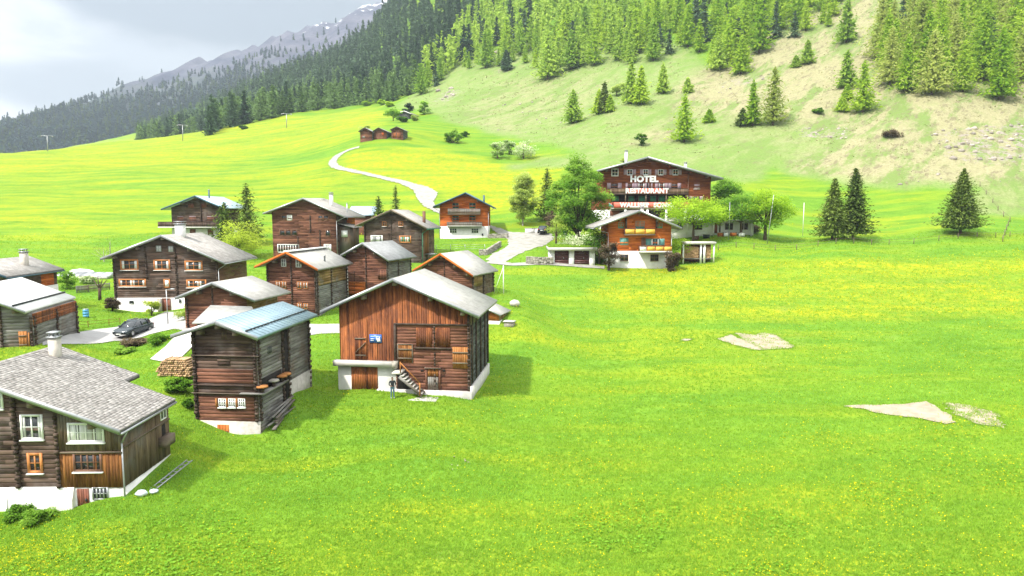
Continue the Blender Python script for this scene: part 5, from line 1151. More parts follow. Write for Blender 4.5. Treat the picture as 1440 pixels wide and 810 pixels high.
# white blossom shrubs over the garages
for i,(x,y,yt) in enumerate(((812,348,331),(824,347,328),(836,346,326),(803,349,338))):
    leafy((x,y),yt,('lowest','broad','tallest','smallest')[i]+' white blossom bush on top of the garages','blossom',.8,seed=300+i,Y=115+i*.6,lumps=12,per=90,leaf=.13)
# ---------- woods ----------
def lowtree(h,r,seed,nb,per,leaf,sub,mat,nm,**k):
    mb=conifer(h,r,seed,nb=nb,per=per,leaf=leaf,sub=sub,**k); n=sum(len(a[1]) for a in mb.arr)
    tm=trunk(h,h*.016,5); mb.v=tm.v; mb.f=tm.f; mb.t=[.3]*len(tm.f)
    me=mb.mesh(nm,[L_[mat],bark]); mi=np.zeros(len(me.polygons),np.int32); mi[:len(tm.f)]=1; me.polygons.foreach_set('material_index',mi); return me
rng=np.random.default_rng(11)
F1=[(285,200),(300,185),(400,163),(452,155),(540,147),(596,128),(632,97),(690,95),(720,75),(760,60),(800,40),(860,-20),(900,-300),(500,-300),(330,150)]
F2=[(587,136),(612,122),(640,100),(690,98),(716,88),(742,92),(770,108),(800,97),(870,93),(915,88),(960,72),(985,80),(1012,99),(1045,100),(1075,72),(1130,50),(1166,38),(1190,-10),(1230,-200),(1240,-400),(760,-400),(715,-40),(660,35),(610,85)]
F3=[(1226,132),(1300,138),(1440,143),(1600,141),(1700,-400),(1300,-400),(1285,15),(1245,50)]
GAP=[(600,-60),(690,-10),(720,-40)]
cand=[]
def scatter(poly,n,Y0,Y1,xr,mind,kind):
    X=rng.uniform(xr[0],xr[1],n); Y=Y0+(Y1-Y0)*rng.uniform(0,1,n)**.8; X=X*Y; Z=T_(X,Y); px,py=proj(X,Y,Z); ok=inpoly(px,py,poly)&(py>-190)
    out=[]; cell={}
    for x,y,z,a,b in zip(X[ok],Y[ok],Z[ok],px[ok],py[ok]):
        k=(int(x//mind),int(y//mind)); 
        if any((x-q[0])**2+(y-q[1])**2<mind*mind for i in(-1,0,1) for j in(-1,0,1) for q in cell.get((k[0]+i,k[1]+j),())): continue
        cell.setdefault(k,[]).append((x,y)); out.append((x,y,z,a,b,kind))
    return out
cand+=scatter(F3,9000,200,420,(.38,.95),8.3,'F3')
cand+=scatter(F2,26000,280,720,(-.2,.6),8.0,'F2')
f1=scatter(F1,60000,395,1030,(-.9,.25),7.6,'F1')
f1+=scatter([(195,214),(300,196),(340,165),(340,140),(195,170)],9000,600,1035,(-.62,-.36),8.5,'F1')
f1=[c for c in f1 if not inpoly(np.array([c[3]]),np.array([c[4]]),F2)[0]]
cand+=f1
mesh_={}
def kindmesh(k,i):
    key=(k,i)
    if key not in mesh_:
        if k=='L': mesh_[key]=lowtree(22,6.2+.6*(i%3),900+i,22,11,.85,6,('larch','larch','larch2','larch2')[i%4],'larch_tree',droop=.15,base=.10,shape=.62)
        if k=='B': mesh_[key]=lowtree(22,6.8+.8*(i%3),950+i,30,13,.62,8,('larch','larch','pale','larch')[i%4],'larch_tree',droop=.18,base=.08,shape=.62,irr=.32)
        if k=='M': mesh_[key]=lowtree(22,5.8+.5*(i%3),920+i,15,8,1.35,5,('larch2','larch2','pale')[i%3],'larch_tree',droop=.15,base=.08,shape=.66)
        if k=='N': mesh_[key]=lowtree(22,7.0+.6*(i%3),940+i,15,8,1.35,5,'rimlarch','larch_tree',droop=.15,base=.08,shape=.66)
        if k=='S': mesh_[key]=lowtree(22,6.0+.5*(i%3),930+i,15,8,1.25,5,'dspruce','spruce_tree',droop=.3,base=.05,shape=.8)
    return mesh_[key]
trees=[]
for (x,y,z,a,b,kd) in cand:
    r_=rng.uniform()
    if kd=='F3': k,i,hh=('B',int(rng.integers(4)),rng.uniform(17,28)) if r_<.93 else ('S',int(rng.integers(3)),rng.uniform(15,22))
    elif kd=='F2':
        k,i,hh=(('L',int(rng.integers(4)),rng.uniform(11,26)) if y<480 else ('M',int(rng.integers(3)),rng.uniform(15,24)))
        if r_>.90 or (a<760 and r_>.72): k,i=('S',int(rng.integers(3)))
        if a>940: 
            if k=='L': i=int(rng.integers(2))
    else:
        edge=np.interp(a,[-80,250,400,540,600,700],[214,190,163,147,128,95])-b
        lp=.75 if edge<14 else (.25 if edge<40 else .07)
        if 150<a<330: lp=.5
        k,i,hh=('N',int(rng.integers(3)),rng.uniform(13,21)) if r_<lp else ('S',int(rng.integers(3)),rng.uniform(14,24))
    trees.append((k,i,x,y,z,hh,a,b,kd))
cnt={'larch':0,'spruce':0}; rest=[]
LAB={('F3'):('bright green larch in the large wood on the dry hillside','larches of the large bright wood'),('F2'):('larch in the wood covering the slope above the hotel','larches of the slope wood'),('F1'):('larch at the sunny lower rim of the dark forest','larches of the dark forest rim')}
LABS={('F3'):('dark spruce among the bright larches of the large wood','spruces in the bright wood'),('F2'):('dark spruce among larches in the wood above the hotel','spruces in the slope wood'),('F1'):('dark spruce in the forest on the shadowy slope','spruces of the dark forest')}
for (k,i,x,y,z,hh,a,b,kd) in sorted(trees,key=lambda t:t[3]):
    sp_i='spruce' if k=='S' else 'larch'
    vis=-40<a<1480 and b>-5
    top=b-hh*973/y
    if (vis or (-40<a<1480 and b>-120)) and cnt[sp_i]<300:
        cnt[sp_i]+=1; o=bpy.data.objects.new(sp_i+'_tree',kindmesh(k,i)); C.objects.link(o); o.location=(x,y,z-.3); s=hh/22; o.scale=(s*rng.uniform(.85,1.2),s*rng.uniform(.85,1.2),s); o.rotation_euler=(0,0,rng.uniform(0,6.28))
        lb,gr=(LABS if k=='S' else LAB)[kd]; tag(o,lb,'tree',gr)
    else: rest.append((k,i,x,y,z,hh))
print('forest',len(trees),cnt,len(rest))
def merged(name,items,label,mats,nb=11,per=6,leaf=1.8,sub=3):
    V=[];Fq=[];T=[];MI=[];off=0; mb=MB()
    proto={}
    for mi,(kk,col) in enumerate(mats.items()):
        for i in range(3):
            c,s,t,d,r2=conifer_arr(22,6.8 if kk!='S' else 5.8,700+mi*10+i,nb=nb,per=per,leaf=leaf,sub=sub,base=.05,droop=.25)
            q=MB(); quads(q,c,s,t,r2,.45,d,1.25); proto[(kk,i)]=(q.arr[0],mi)
    for (k,i,x,y,z,hh) in items:
        kk='S' if k=='S' else ('N' if k=='N' and 'N' in mats else 'M'); (v,f,t),mi=proto[(kk,i%3)]; a=rng.uniform(0,6.28); s=hh/22; ca,sa=math.cos(a)*s,math.sin(a)*s
        V.append(np.stack([v[:,0]*ca-v[:,1]*sa+x,v[:,0]*sa+v[:,1]*ca+y,v[:,2]*s+z],-1)); Fq.append(f+off); T.append(np.clip(t+rng.uniform(-.3,.3),0,1)); MI.append(np.full(len(f),mi,np.int32)); off+=len(v)
    mb.array(np.concatenate(V),np.concatenate(Fq),np.concatenate(T)); me=mb.mesh(name,[L_[c] for c in mats.values()]); me.polygons.foreach_set('material_index',np.concatenate(MI))
    o=bpy.data.objects.new(name,me); C.objects.link(o); tag(o,label,kind='stuff'); return o
merged('forest',rest,'mass of spruce and larch trees on the high wooded slope',{'S':'dspruce','M':'larch2','N':'rimlarch'})
L_['farblue']=leafmat('haze_tinted_spruce_needles',(.030,.060,.060),(.07,.125,.11),.1,.01); L_['farlarch']=leafmat('distant_larch_needles',(.05,.09,.035),(.10,.16,.06),.1,.01)  # bluish haze tint is painted into the distant spruce colour
far=[]
from mathutils.bvhtree import BVHTree
fmz=lambda X,Y:FZ[np.clip(np.searchsorted(fy,Y),0,len(fy)-1),np.clip(np.searchsorted(fx,X),0,len(fx)-1)]
NF=24000; Yf=rng.uniform(1045,1960,NF); Xf=rng.uniform(-.88,.0,NF)*Yf; Zf=fmz(Xf,Yf); pf,qf=proj(Xf,Yf,Zf); den=1-np.clip((Yf-1250)/650,0,1)*.85
okf=(rng.uniform(0,1,NF)<den)&((Yf<1600)|(rng.uniform(0,1,NF)<.3))&(sinus(Xf,Yf,.012,1)+.35+ (1-np.clip((Yf-1200)/700,0,1))>rng.uniform(-.3,.8,NF))
for x,y,z,ok in zip(Xf,Yf,Zf,okf):
    if ok: far.append(('S' if rng.uniform()<.7 else 'M',int(rng.integers(3)),x,y,z-1,rng.uniform(10,17)))
print('far',len(far))
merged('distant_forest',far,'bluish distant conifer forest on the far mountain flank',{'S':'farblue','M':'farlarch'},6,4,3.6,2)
# rocks on the dry slope
rk_=MB()
for poly,n,s0,s1 in (([(1300,185),(1440,172),(1440,230),(1340,225)],110,.15,.9),([(612,125),(632,118),(648,130),(625,145)],26,.4,1.6),([(680,72),(712,50),(720,92),(690,100)],22,.5,2.2),([(1000,122),(1085,102),(1085,112),(1010,132)],45,.2,.8),([(1110,182),(1200,178),(1190,196),(1130,194)],60,.15,.6),([(640,150),(880,120),(860,190),(700,190)],60,.15,.6),([(1100,250),(1440,240),(1440,270),(1300,262)],30,.12,.5)):
    xs=[p[0] for p in poly]; ys=[p[1] for p in poly]; k=0
    while k<n:
        x=random.uniform(min(xs),max(xs)); y=random.uniform(min(ys),max(ys)); k+=1
        if not inpoly(np.array([x]),np.array([y]),poly)[0]: continue
        g=G(x,y,120); s=s0+(s1-s0)*random.random()**2.2; rk_.ball(g,s,7,5,(1.1,1,.8),random.random(),.3)
tag(rk_.build('scree',plain('pale_rock',(.36,.32,.27),(.26,.225,.19),1,.9,tone=.4,bump=.05)),'scattered pale rocks and scree on the dry hillside',kind='stuff')

# dry tussocks and stunted growth give the pale slope its grain
m=MB(); g2=np.random.default_rng(21); n=60000; Yq=g2.uniform(150,430,n); Xq=g2.uniform(-.15,.85,n)*Yq; Zq=T_(Xq,Yq); a_,b_=proj(Xq,Yq,Zq)
zone=np.zeros(n)
for poly,v in (([(940,150),(960,115),(1060,60),(1160,0),(1250,-60),(1600,-60),(1600,285),(1440,262),(1190,258),(1100,238),(1160,205),(1020,180)],1.),([(560,150),(640,80),(860,60),(960,90),(960,190),(860,215),(760,205),(690,185)],.7),([(700,235),(960,190),(1130,215),(1060,260),(960,250)],.4)): zone=np.where(inpoly(a_,b_,poly),v,zone)
cl_=sinus(Xq,Yq,.16,2)+.7*sinus(Xq,Yq,.45,1); k=g2.uniform(0,1,n)<zone*np.clip(.25+.6*cl_,0.02,1)*.6
Xq,Yq,Zq=Xq[k],Yq[k],Zq[k]; n=len(Xq); print('tussocks',n)
for j in range(3):
    quads(m,np.stack([Xq+g2.normal(size=n)*.15,Yq+g2.normal(size=n)*.15,Zq+.10],-1),(.10+.22*g2.uniform(0,1,n)**2)*(Yq/230),np.clip(g2.uniform(0,1,n),0,1),g2,.5)
L_['tuss']=leafmat('dry_tussock',(.20,.195,.085),(.38,.36,.17),.3,.12); tag(m.build('dry_tussocks',L_['tuss']),'dry tussocks dotting the pale hillside',kind='stuff')
# ---------- small things ----------
def pole(px,py,ytop,Y,r,name,label,cat,mat='metal',lean=0,arm=0):
    g=P(px,py,Y); g[2]=Tz(g[0],g[1]); h=P(px,ytop,Y)[2]-g[2]; e=empty(name,g,0,label=label,cat=cat); m=MB(); m.tube((0,0,-.3),(lean*h,0,h),r,r*.8,8); m.build('pole',M.get(mat) or W[mat],e); return e,h
e,h_=pole(236.7,464,407,74,.06,'street_lamp','slim grey street lamp beside the lane near the parked car','street lamp')
m=MB(); m.bar((0,0,h_-.05),(.7,-.3,h_+.1),.05,.05); a=m.build('arm',M['metal'],e); m=MB(); m.ball((.85,-.36,h_+.08),.18,8,5,(1.6,.8,.4)); m.build('lamp_head',M['metal'],e)
pole(1129,327,285,138,.07,'white_pole','tall white pole alone on the grass near the spruces','pole','whitep')
e,h_=pole(708,400,373,88,.07,'guyed_pole','pale pole with a slanting stay beside the small dark-red barn','pole','whitep'); m=MB(); m.bar((0,0,h_*.95),(-1.3,0,-.1),.05,.05); m.build('stay',M['whitep'],e)
e,h_=pole(1079,332,274,127,.08,'leaning_pole','grey leaning pole before the yellow-tinged tree','pole','metal',.10)
e,h_=pole(1025,330,284,128,.06,'flag_pole','thin grey pole before the annex','pole','metal')
for i,(x,y,yt,Y,l) in enumerate(((67,213,191,335,'lowest placed'),(257,198,176,400,'middle'),(403,180,160,330,'nearest'))):
    g=G(x,y); hh=P(x,yt,g[1])[2]-g[2]; e=empty('lift_pylon',g,.4,label={'lowest placed':'ski lift pylon at the low valley end of the skyline meadow','middle':'middle one of the three ski lift pylons on the skyline meadow','nearest':'ski lift pylon on the skyline meadow closest to the dark forest and huts'}[l],cat='lift pylon',group='ski lift pylons'); m=MB(); m.tube((0,0,-.5),(.1*hh*.3,0,hh),.22,.15,8); m.build('mast',M['metal'],e); m=MB(); m.bar((-2.4,0,hh),(2.6,0,hh+.1),.16,.18); m.tube((-2.3,-.6,hh-.3),(-2.3,.6,hh-.3),.18,.18,8); m.tube((2.5,-.6,hh-.2),(2.5,.6,hh-.2),.3,.3,8); m.build('crossarm',M['metal'],e)
def fence(name,pts,label,hp=.9,sp=2.2,rails=2,mat='metal',r=.04,board=False,cat='fence'):
    G_=[G(*p) for p in pts]; o=G_[0]; e=empty(name,o,0,label=label,cat=cat); prev=None; m2=MB()
    for a,b in zip(G_[:-1],G_[1:]):
        L=np.linalg.norm((b-a)[:2]); n=max(1,int(L/sp))
        for i in range(n+1):
            x,y=a[0]+(b[0]-a[0])*i/n,a[1]+(b[1]-a[1])*i/n; z=Tz(x,y); q=np.array([x-o[0],y-o[1],z-o[2]])
            if i>0 or prev is None:
                m=MB(); hh=hp*random.uniform(.92,1.08); m.tube(q-[0,0,.2],q+[random.uniform(-.04,.04),0,hh],r,r,5); m.build('post',M.get(mat) or W[mat],e)
            if prev is not None and i>0:
                for k in range(rails): f=(k+1)/rails; m2.bar(prev+[0,0,hp*f*.93],q+[0,0,hp*f*.93],.025 if not board else .03,.03 if not board else .12)
                if board:
                    d=q-prev; nn=int(np.linalg.norm(d)/.14)
                    for j in range(nn): w=prev+d*(j+.5)/nn; m2.box(w[0]-.045,w[0]+.045,w[1]-.06,w[1]-.035,w[2]+.05,w[2]+hp,random.random())
            prev=q
    m2.build('rail' if not board else 'palings',M.get(mat) or W[mat],e); return e
fence('meadow_fence',[(1010,352),(1060,350),(1150,347),(1250,344),(1320,339),(1400,334),(1440,331)],'low wire fence with pale posts below the two touching spruces',1.0,3.2,2,'beam',.06)
fence('slope_fence',[(1410,340),(1420,312),(1396,285),(1378,262)],'wire fence climbing the pale slope past the broad spruce',1.1,5,2,'beam',.07)
fence('garden_fence',[zd(485,372),zd(560,365),zd(640,355),zd(695,350)],'grey paling fence on the lawn behind the bare pollard tree',1.0,2.0,2,'grey',.05,True)
fence('lane_fence',[zd(470,590),zd(560,585),zd(690,575),zd(760,565)],'rusty low rail along the lawn beside the car',.7,2.6,2,'hay',.035)
fence('yard_fence',[Zm12(160,370),Zm12(300,362),Zm12(440,360),Zm12(630,360)],'light wire fence under the white-based orange chalet by the track',1.2,3,3,'metal',.05)
# bare pollard tree
g=G(*zd(632,415)); e=empty('pollard_tree',g,0,label='bare pollarded tree on the lawn before the paling fence',cat='tree'); m=MB(); m.tube((0,0,-.2),(.05,0,1.6),.22,.17,8); m.build('trunk',bark,e); m=MB()
for a,l in ((-.6,1.3),(-.15,1.5),(.3,1.2),(.7,1.4)): m.tube((.05,0,1.5),(.05+math.sin(a)*l,.1,1.5+math.cos(a)*l),.09,.05,6)
m.build('branch',bark,e)
for px,py,yt,Y,lb in ((155,356,335,118,'pale bare fruit tree above the dark roof corner'),(146,362,345,116,'small bare shrub tree beside the pale fruit tree')):
    leafy((px,py),yt,lb,'brown',.8,'fruit_tree','tree',seed=px,Y=Y,lumps=14,per=28,leaf=.07,tr=pbark,tr_r=.02)
# barrel
g=G(*zd(545,523)); e=empty('barrel',g,0,label='blue plastic barrel standing on the lawn',cat='barrel'); bm_=plain('blue_plastic',(.10,.35,.60),(.08,.30,.55),3,.4); m=MB()
for z0,z1,r0,r1 in ((0,.3,.28,.31),(.3,.6,.31,.31),(.6,.9,.31,.28)): m.tube((0,0,z0),(0,0,z1),r0,r1,16)
m.build('drum',bm_,e); m=MB(); m.tube((0,0,.902),(0,0,.95),.29,.29,16); m.build('lid',M['metal'],e)
# polytunnel frame / covered things in the upper garden
e=empty('cold_frame',G(118,392),-.15,label='long row of glass covered garden frames behind the low houses',cat='garden frame'); m=MB()
for i in range(6): m.hexa([(i*1.5-5,0,0),(i*1.5-3.6,0,0),(i*1.5-3.6,1.6,0),(i*1.5-5,1.6,0),(i*1.5-5,0,.5),(i*1.5-3.6,0,.5),(i*1.5-3.6,1.6,.9),(i*1.5-5,1.6,.9)],random.random())
m.build('glazing',M['metal'],e); m=MB(); m.box(-5.1,3.9,-.1,-.02,0,.3); m.build('board',M['concrete'],e)
e=empty('tarpaulin',G(113,385),-.1,label='pale tarpaulin lying over a heap beside the garden frames',cat='tarpaulin'); m=MB(); m.ball((0,0,.1),1.5,12,6,(1.5,.9,.45),jit=.08); m.build('sheet',M['whitep'],e)
# firewood heap at the granary
p=G(246,530); woodpile('woodpile','round-cut firewood heap behind the granary',0,(p[0],p[1],p[2]),-.1,2.9,1.5,1.0)
# retaining walls
def swall(name,pts,hgt,label,mat='rubble',th=.4):
    G_=[G(*p) for p in pts]; o=G_[0]; e=empty(name,o,0,label=label,cat='wall'); m=MB()
    for a,b in zip(G_[:-1],G_[1:]):
        LL=np.linalg.norm(b-a); dd=(b-a)/LL; m.bar(a-o+[0,0,hgt/2-.15],b-o+[0,0,hgt/2-.15],th*.7,hgt*.95,.1)
        for k in range(int(hgt/.2)+1):
            s_=-random.random()*.3
            while s_<LL:
                w_=random.uniform(.25,.6); hh=random.uniform(.16,.24); p0=a+dd*max(s_,0)-o; p1=a+dd*min(s_+w_-.03,LL)-o; z_=-.1+.2*k+random.uniform(-.02,.02); off=random.uniform(-.04,.04)
                if np.linalg.norm(p1-p0)>.06: m.bar(p0+[0,off,z_],p1+[0,off,z_+random.uniform(-.02,.02)],th,hh,random.random())
                s_+=w_
    m.build('masonry',M[mat],e); return e
swall('stone_wall',[Zm10(0,530),Zm10(120,538),Zm10(250,538)],1.4,'dry stone wall beside the brown garage doors')
swall('retaining_wall',[Zm12(575,405),Zm12(650,402),Zm12(780,320)],1.0,'grey stone ramp wall beside the road above the small dark-red barn')
swall('yard_wall',[Zm12(662,240),Zm12(740,238),Zm12(855,235)],.9,'low grey wall beside the white-based orange chalet')
# white things by the parking
for i,(x,l) in enumerate(((745,'low white wall piece by the parking area'),(757,'second low white wall piece by the parked car'))):
    g=G(x,328); e=empty('parking_block',g,0,label=l,cat='block'); m=MB(); m.box(-.9,.9,-.2,.2,-.2,.9); m.build('block',M['white'],e); m=MB(); m.box(-1,1,-.25,.25,.903,1.0); m.build('coping',M['concrete'],e)
# sign on green mound
g=G(*Zm10(360,310)); e=empty('green_sign',g,0,label='small green and white sign on the mound by the garages',cat='sign'); m=MB(); m.tube((0,0,-.3),(0,0,1.3),.04,.04,6); m.build('post',M['metal'],e); m=MB(); m.box(-.35,.35,-.06,-.02,.9,1.7); m.build('panel',M['green'],e); m=MB(); m.box(-.1,.25,-.08,-.062,1.1,1.5); m.build('emblem',M['whitep'],e)
# ---------- cars ----------
carp=plain('dark_blue_grey_car_paint',(.030,.042,.050),(.028,.040,.048),1,.25,.3,.6); tyre=plain('tyre_rubber',(.02,.02,.02),(.03,.03,.03),3,.8); chrome=plain('alloy',(.5,.5,.52),(.4,.4,.42),3,.3,.8)
carglass=plain('car_glass',(.02,.025,.03),(.02,.025,.03),1,.05,0,.8); lampw=plain('headlamp_lens',(.6,.62,.65),(.5,.5,.5),3,.15); lampr=plain('tail_lamp_lens',(.45,.02,.02),(.3,.01,.01),3,.2)
def loft(m,secs,tone=.5):
    n=len(m.v); k=len(secs[0])
    for s in secs: m.v+=[tuple(p) for p in s]
    for i in range(len(secs)-1):
        for j in range(k-1): a=n+i*k+j; m.f.append((a,a+1,a+k+1,a+k)); m.t.append(tone)
    m.f.append(tuple(n+j for j in range(k-1,-1,-1))); m.f.append(tuple(n+(len(secs)-1)*k+j for j in range(k))); m.t+=[tone,tone]
def car(loc,rz,label,wagon=True,name='parked_car'):
    e=empty(name,loc,rz,label=label,cat='car')
    # x forward; stations: x, floor z, sill-width, belt z, deck z
    st=[(-2.25,.45,.70,.80,.86),(-2.15,.30,.84,.88,.96),(-1.6,.24,.89,.92,.98),(-.6,.22,.90,.90,.95),(.5,.22,.90,.88,.92),(1.1,.23,.89,.84,.90),(1.7,.25,.86,.74,.80),(2.1,.28,.80,.64,.68),(2.28,.38,.66,.52,.56)]
    m=MB(); loft(m,[[(x,-w*.93,z0),(x,-w,z0+.15),(x,-w,zb-.12),(x,-w*.93,zb),(x,-w*.55,zd_),(x,w*.55,zd_),(x,w*.93,zb),(x,w,zb-.12),(x,w,z0+.15),(x,w*.93,z0),(x,-w*.93,z0)] for x,z0,w,zb,zd_ in st]); b=m.build('body',carp,e,smooth=True)
    gs=[(-2.12,.74,.90,.92,.60),(-1.75,.80,.92,1.34,.60),(-1.2,.82,.92,1.43,.62),(-.2,.82,.90,1.46,.62),(.35,.80,.88,1.40,.58),(1.15,.74,.86,.90,.66)]
    if not wagon: gs=[(-2.05,.74,.88,.90,.60),(-1.7,.78,.9,1.30,.60),(-1.0,.8,.9,1.44,.60),(-.2,.82,.90,1.46,.62),(.35,.80,.88,1.40,.58),(1.15,.74,.86,.90,.66)]
    m=MB(); loft(m,[[(x,-w,z0-.1),(x,-wr,z1),(x,wr,z1),(x,w,z0-.1)] for x,w,z0,z1,wr in gs]); m.build('windows',carglass,e)
    m=MB(); loft(m,[[(x,-wr-.01,z1-.03),(x,-wr*.8,z1+.03),(x,wr*.8,z1+.03),(x,wr+.01,z1-.03)] for x,w,z0,z1,wr in gs[1:5]]); r_=m.build('roof',carp,e)
    if wagon:
        for sg in (-1,1): m=MB(); m.bar((-1.6,sg*.56,1.46),(.1,sg*.56,1.50),.04,.04); m.build('roof_rail',chrome,r_)
    m=MB()
    for x in (-.25,-1.25):
        for sg in (-1,1): m.bar((x-.05,sg*.83,.9),(x,sg*.63,1.42),.07,.03,up=(1,0,0))
    for sg in (-1,1): m.bar((1.12,sg*.76,.88),(.36,sg*.61,1.40),.06,.05)
    m.build('pillar',carp,e)
    for x in (1.38,-1.38):
        for sg in (-1,1):
            m=MB(); m.tube((x,sg*.70,.32),(x,sg*.93,.32),.33,.33,18); w=m.build('wheel',tyre,e); m=MB(); m.tube((x,sg*.931,.32),(x,sg*.945,.32),.21,.20,10); m.build('rim',chrome,w)
    for sg in (-1,1):
        m=MB(); m.hexa([(2.02,sg*.50-.16,.54),(2.26,sg*.50-.16,.52),(2.10,sg*.60+.16,.54),(1.9,sg*.60+.16,.56),(2.0,sg*.50-.16,.66),(2.22,sg*.50-.16,.62),(2.08,sg*.60+.16,.66),(1.85,sg*.60+.16,.68)]); m.build('headlight',lampw,e)
        m=MB(); m.box(-2.29,-2.15,sg*.62-.14,sg*.62+.14,.68,.86); m.build('tail_light',lampr,e)
        m=MB(); m.box(.75,.95,sg*.95-.07,sg*.95+.07,.90,1.02); m.build('wing_mirror',carp,e)
    m=MB(); m.box(2.24,2.30,-.42,.42,.36,.50); m.build('grille',M['dkmetal'],e); m=MB(); m.box(2.302,2.32,-.26,.26,.30,.40); m.box(-2.30,-2.27,-.26,.26,.55,.66); m.build('number_plate',M['whitep'],e)
    return e
p=G(188,470.5); car((p[0],p[1],p[2]+.07),rad(263),'dark blue-grey estate car parked on the pale lane')
p=G(764,328.5); car((p[0],p[1],p[2]+.07),rad(80),'small dark car seen from behind in the parking area beside the birch',False)
# ---------- the person by the steps ----------
def person(loc,rz,label):
    """one skinned body with its clothes as material zones"""
    J={'pel':(0,0,.93,.125),'bel':(0,0,1.08,.125),'che':(0,0,1.28,.15),'neck':(0,-.01,1.46,.055),'hd0':(0,-.03,1.54,.075),'hd1':(0,-.03,1.64,.098),'hd2':(0,-.02,1.72,.07)}
    E=[('pel','bel'),('bel','che'),('che','neck'),('neck','hd0'),('hd0','hd1'),('hd1','hd2')]
    for s,n in ((-1,'l'),(1,'r')):
        J.update({n+'sh':(s*.19,0,1.40,.062),n+'el':(s*.26,.03,1.13,.046),n+'wr':(s*.17,-.20,1.05,.032),n+'ha':(s*.10,-.27,1.06,.034),n+'hip':(s*.09,0,.86,.095),n+'kn':(s*.10,-.02,.50,.062),n+'an':(s*.11,.02,.10,.042),n+'to':(s*.12,-.14,.035,.038)})
        E+=[('che',n+'sh'),(n+'sh',n+'el'),(n+'el',n+'wr'),(n+'wr',n+'ha'),('pel',n+'hip'),(n+'hip',n+'kn'),(n+'kn',n+'an'),(n+'an',n+'to')]
        for f in range(5):
            a=(-.5+.25*f); k='%sf%d'%(n,f); l=(.045,.07,.08,.075,.055)[f]; J[k]=(s*(.10-.02*f*.6)+s*.01,-.27-l*.8,1.075-.02*f,.010); E.append((n+'ha',k))
    ks=list(J); me=bpy.data.meshes.new('person'); me.from_pydata([J[k][:3] for k in ks],[(ks.index(a),ks.index(b)) for a,b in E],[])
    o=bpy.data.objects.new('person',me); C.objects.link(o); md=o.modifiers.new('s','SKIN'); o.modifiers.new('u','SUBSURF').levels=2; o.modifiers['u'].render_levels=2
    for i,k in enumerate(ks): v=me.skin_vertices[0].data[i]; v.radius=(J[k][3],J[k][3]); v.use_root=(k=='pel')
    dg=bpy.context.evaluated_depsgraph_get(); m2=bpy.data.meshes.new_from_object(o.evaluated_get(dg)); o.modifiers.clear(); o.data=m2; m2.materials.clear()
    for c in ((.45,.27,.20),(.04,.045,.05),(.16,.28,.42),(.05,.035,.025),(.55,.55,.53)): m2.materials.append(plain('cloth_%d'%len(bpy.data.materials),c,None,8,.9))
    for pl in m2.polygons:
        c=pl.center; z=c.z; i=0
        if z<.10: i=4
        elif z<.97 and abs(c.x)<.3 and c.y>-.2: i=2
        elif z<1.46 and not (c.y<-.20): i=1
        if z>1.50: i=3 if (z>1.66 or c.y>.0) else 0
        pl.material_index=i; pl.use_smooth=True
    o.location=loc; o.rotation_euler=(0,0,rz); tag(o,label,'person')
    m=MB(); m.box(-.012,.012,-.145,-.11,1.585,1.63); m.build('nose',m2.materials[0],o)
    m=MB(); [m.ball((s*.035,-.118,1.645),.012,6,4) for s in (-1,1)]; m.build('eyes',M['shade_eye_black'],o)
    return o
q=H3.f(zc(403,748),.55); w=H3.world(q[0],-1.9); 
person((w[0],w[1],max(Tz(w[0],w[1]),H3.org[2]+H3.f(zc(403,748),1.9)[1])),rad(20),'person in a dark jacket and light blue jeans standing under the outside steps')
# things lying near the farmhouse flank
w=H1.world(H1.ur+1.0,1.6); e=empty('ladder',(w[0],w[1],Tz(w[0],w[1])),rad(-8),label='grey ladder and poles lying along the farmhouse flank',cat='ladder'); m=MB(); m.bar((0,-1.8,-.2),(.15,2.6,.45),.06,.06); m.bar((.35,-1.8,-.2),(.5,2.6,.45),.06,.06)
for i in range(11): m.bar((.02+.015*i,-1.6+.4*i,-.17+.06*i),(.37+.015*i,-1.6+.4*i,-.17+.06*i),.04,.04)
m.build('rails',M['metal'],e)
w=H1.world(H1.ur+.9,.1); m=MB(); m.ball((0,0,.12),.34,10,6,(1,.7,.55),jit=.12); m.ball((.5,.3,.10),.25,10,6,(1,.8,.5),jit=.12); tag(m.build('rubbish_bags',plain('pale_blue_plastic',(.45,.55,.65),(.6,.6,.6),5,.4),None,(w[0],w[1],Tz(w[0],w[1]))),'pale blue bags lying at the farmhouse corner','bag')
# ---------- grass and flowers ----------
def footmask(X,Y):
    m=np.zeros(X.shape,bool)
    for p in FOOT+ROADPOLY: m|=inpoly(X,Y,p)
    for p in SOIL: m|=inpoly(X,Y,p)&(np.random.default_rng(3).uniform(0,1,X.shape)>(.5 if p is SOIL[0] else .06))
    return m
def sampleground(n,Y0,Y1,pw,rng):
    u=rng.uniform(0,1,n); a=1-pw; Y=(Y0**a+(Y1**a-Y0**a)*u)**(1/a); X=rng.uniform(-.80,.80,n)*Y
    ok=~footmask(X,Y); return X[ok],Y[ok]
gr=np.random.default_rng(5)
X,Y=sampleground(210000,26.5,135,1.6,gr)
ex=[]
for p in SOIL:
    q=np.array(p); d=np.roll(q,-1,0)-q; L_q=np.linalg.norm(d,axis=1)
    for a,dd,l in zip(q,d,L_q):
        for _ in range(int(l*22)+1): ex.append(a+dd*gr.uniform()+gr.normal(size=2)*.16)
for p,k_ in ((SOIL[0],900),(SOIL[2],700)):
    q=np.array(p); c_=gr.uniform(q.min(0),q.max(0),(k_*2,2)); c_=c_[inpoly(c_[:,0],c_[:,1],p)]; c_=c_[(sinus(c_[:,0],c_[:,1],2.3,1.)+.25*gr.normal(size=len(c_)))>-.15]; ex+=list(c_)
ex=np.array(ex); X=np.concatenate([X,ex[:,0]]); Y=np.concatenate([Y,ex[:,1]]); Z=T_(X,Y); n=len(X)
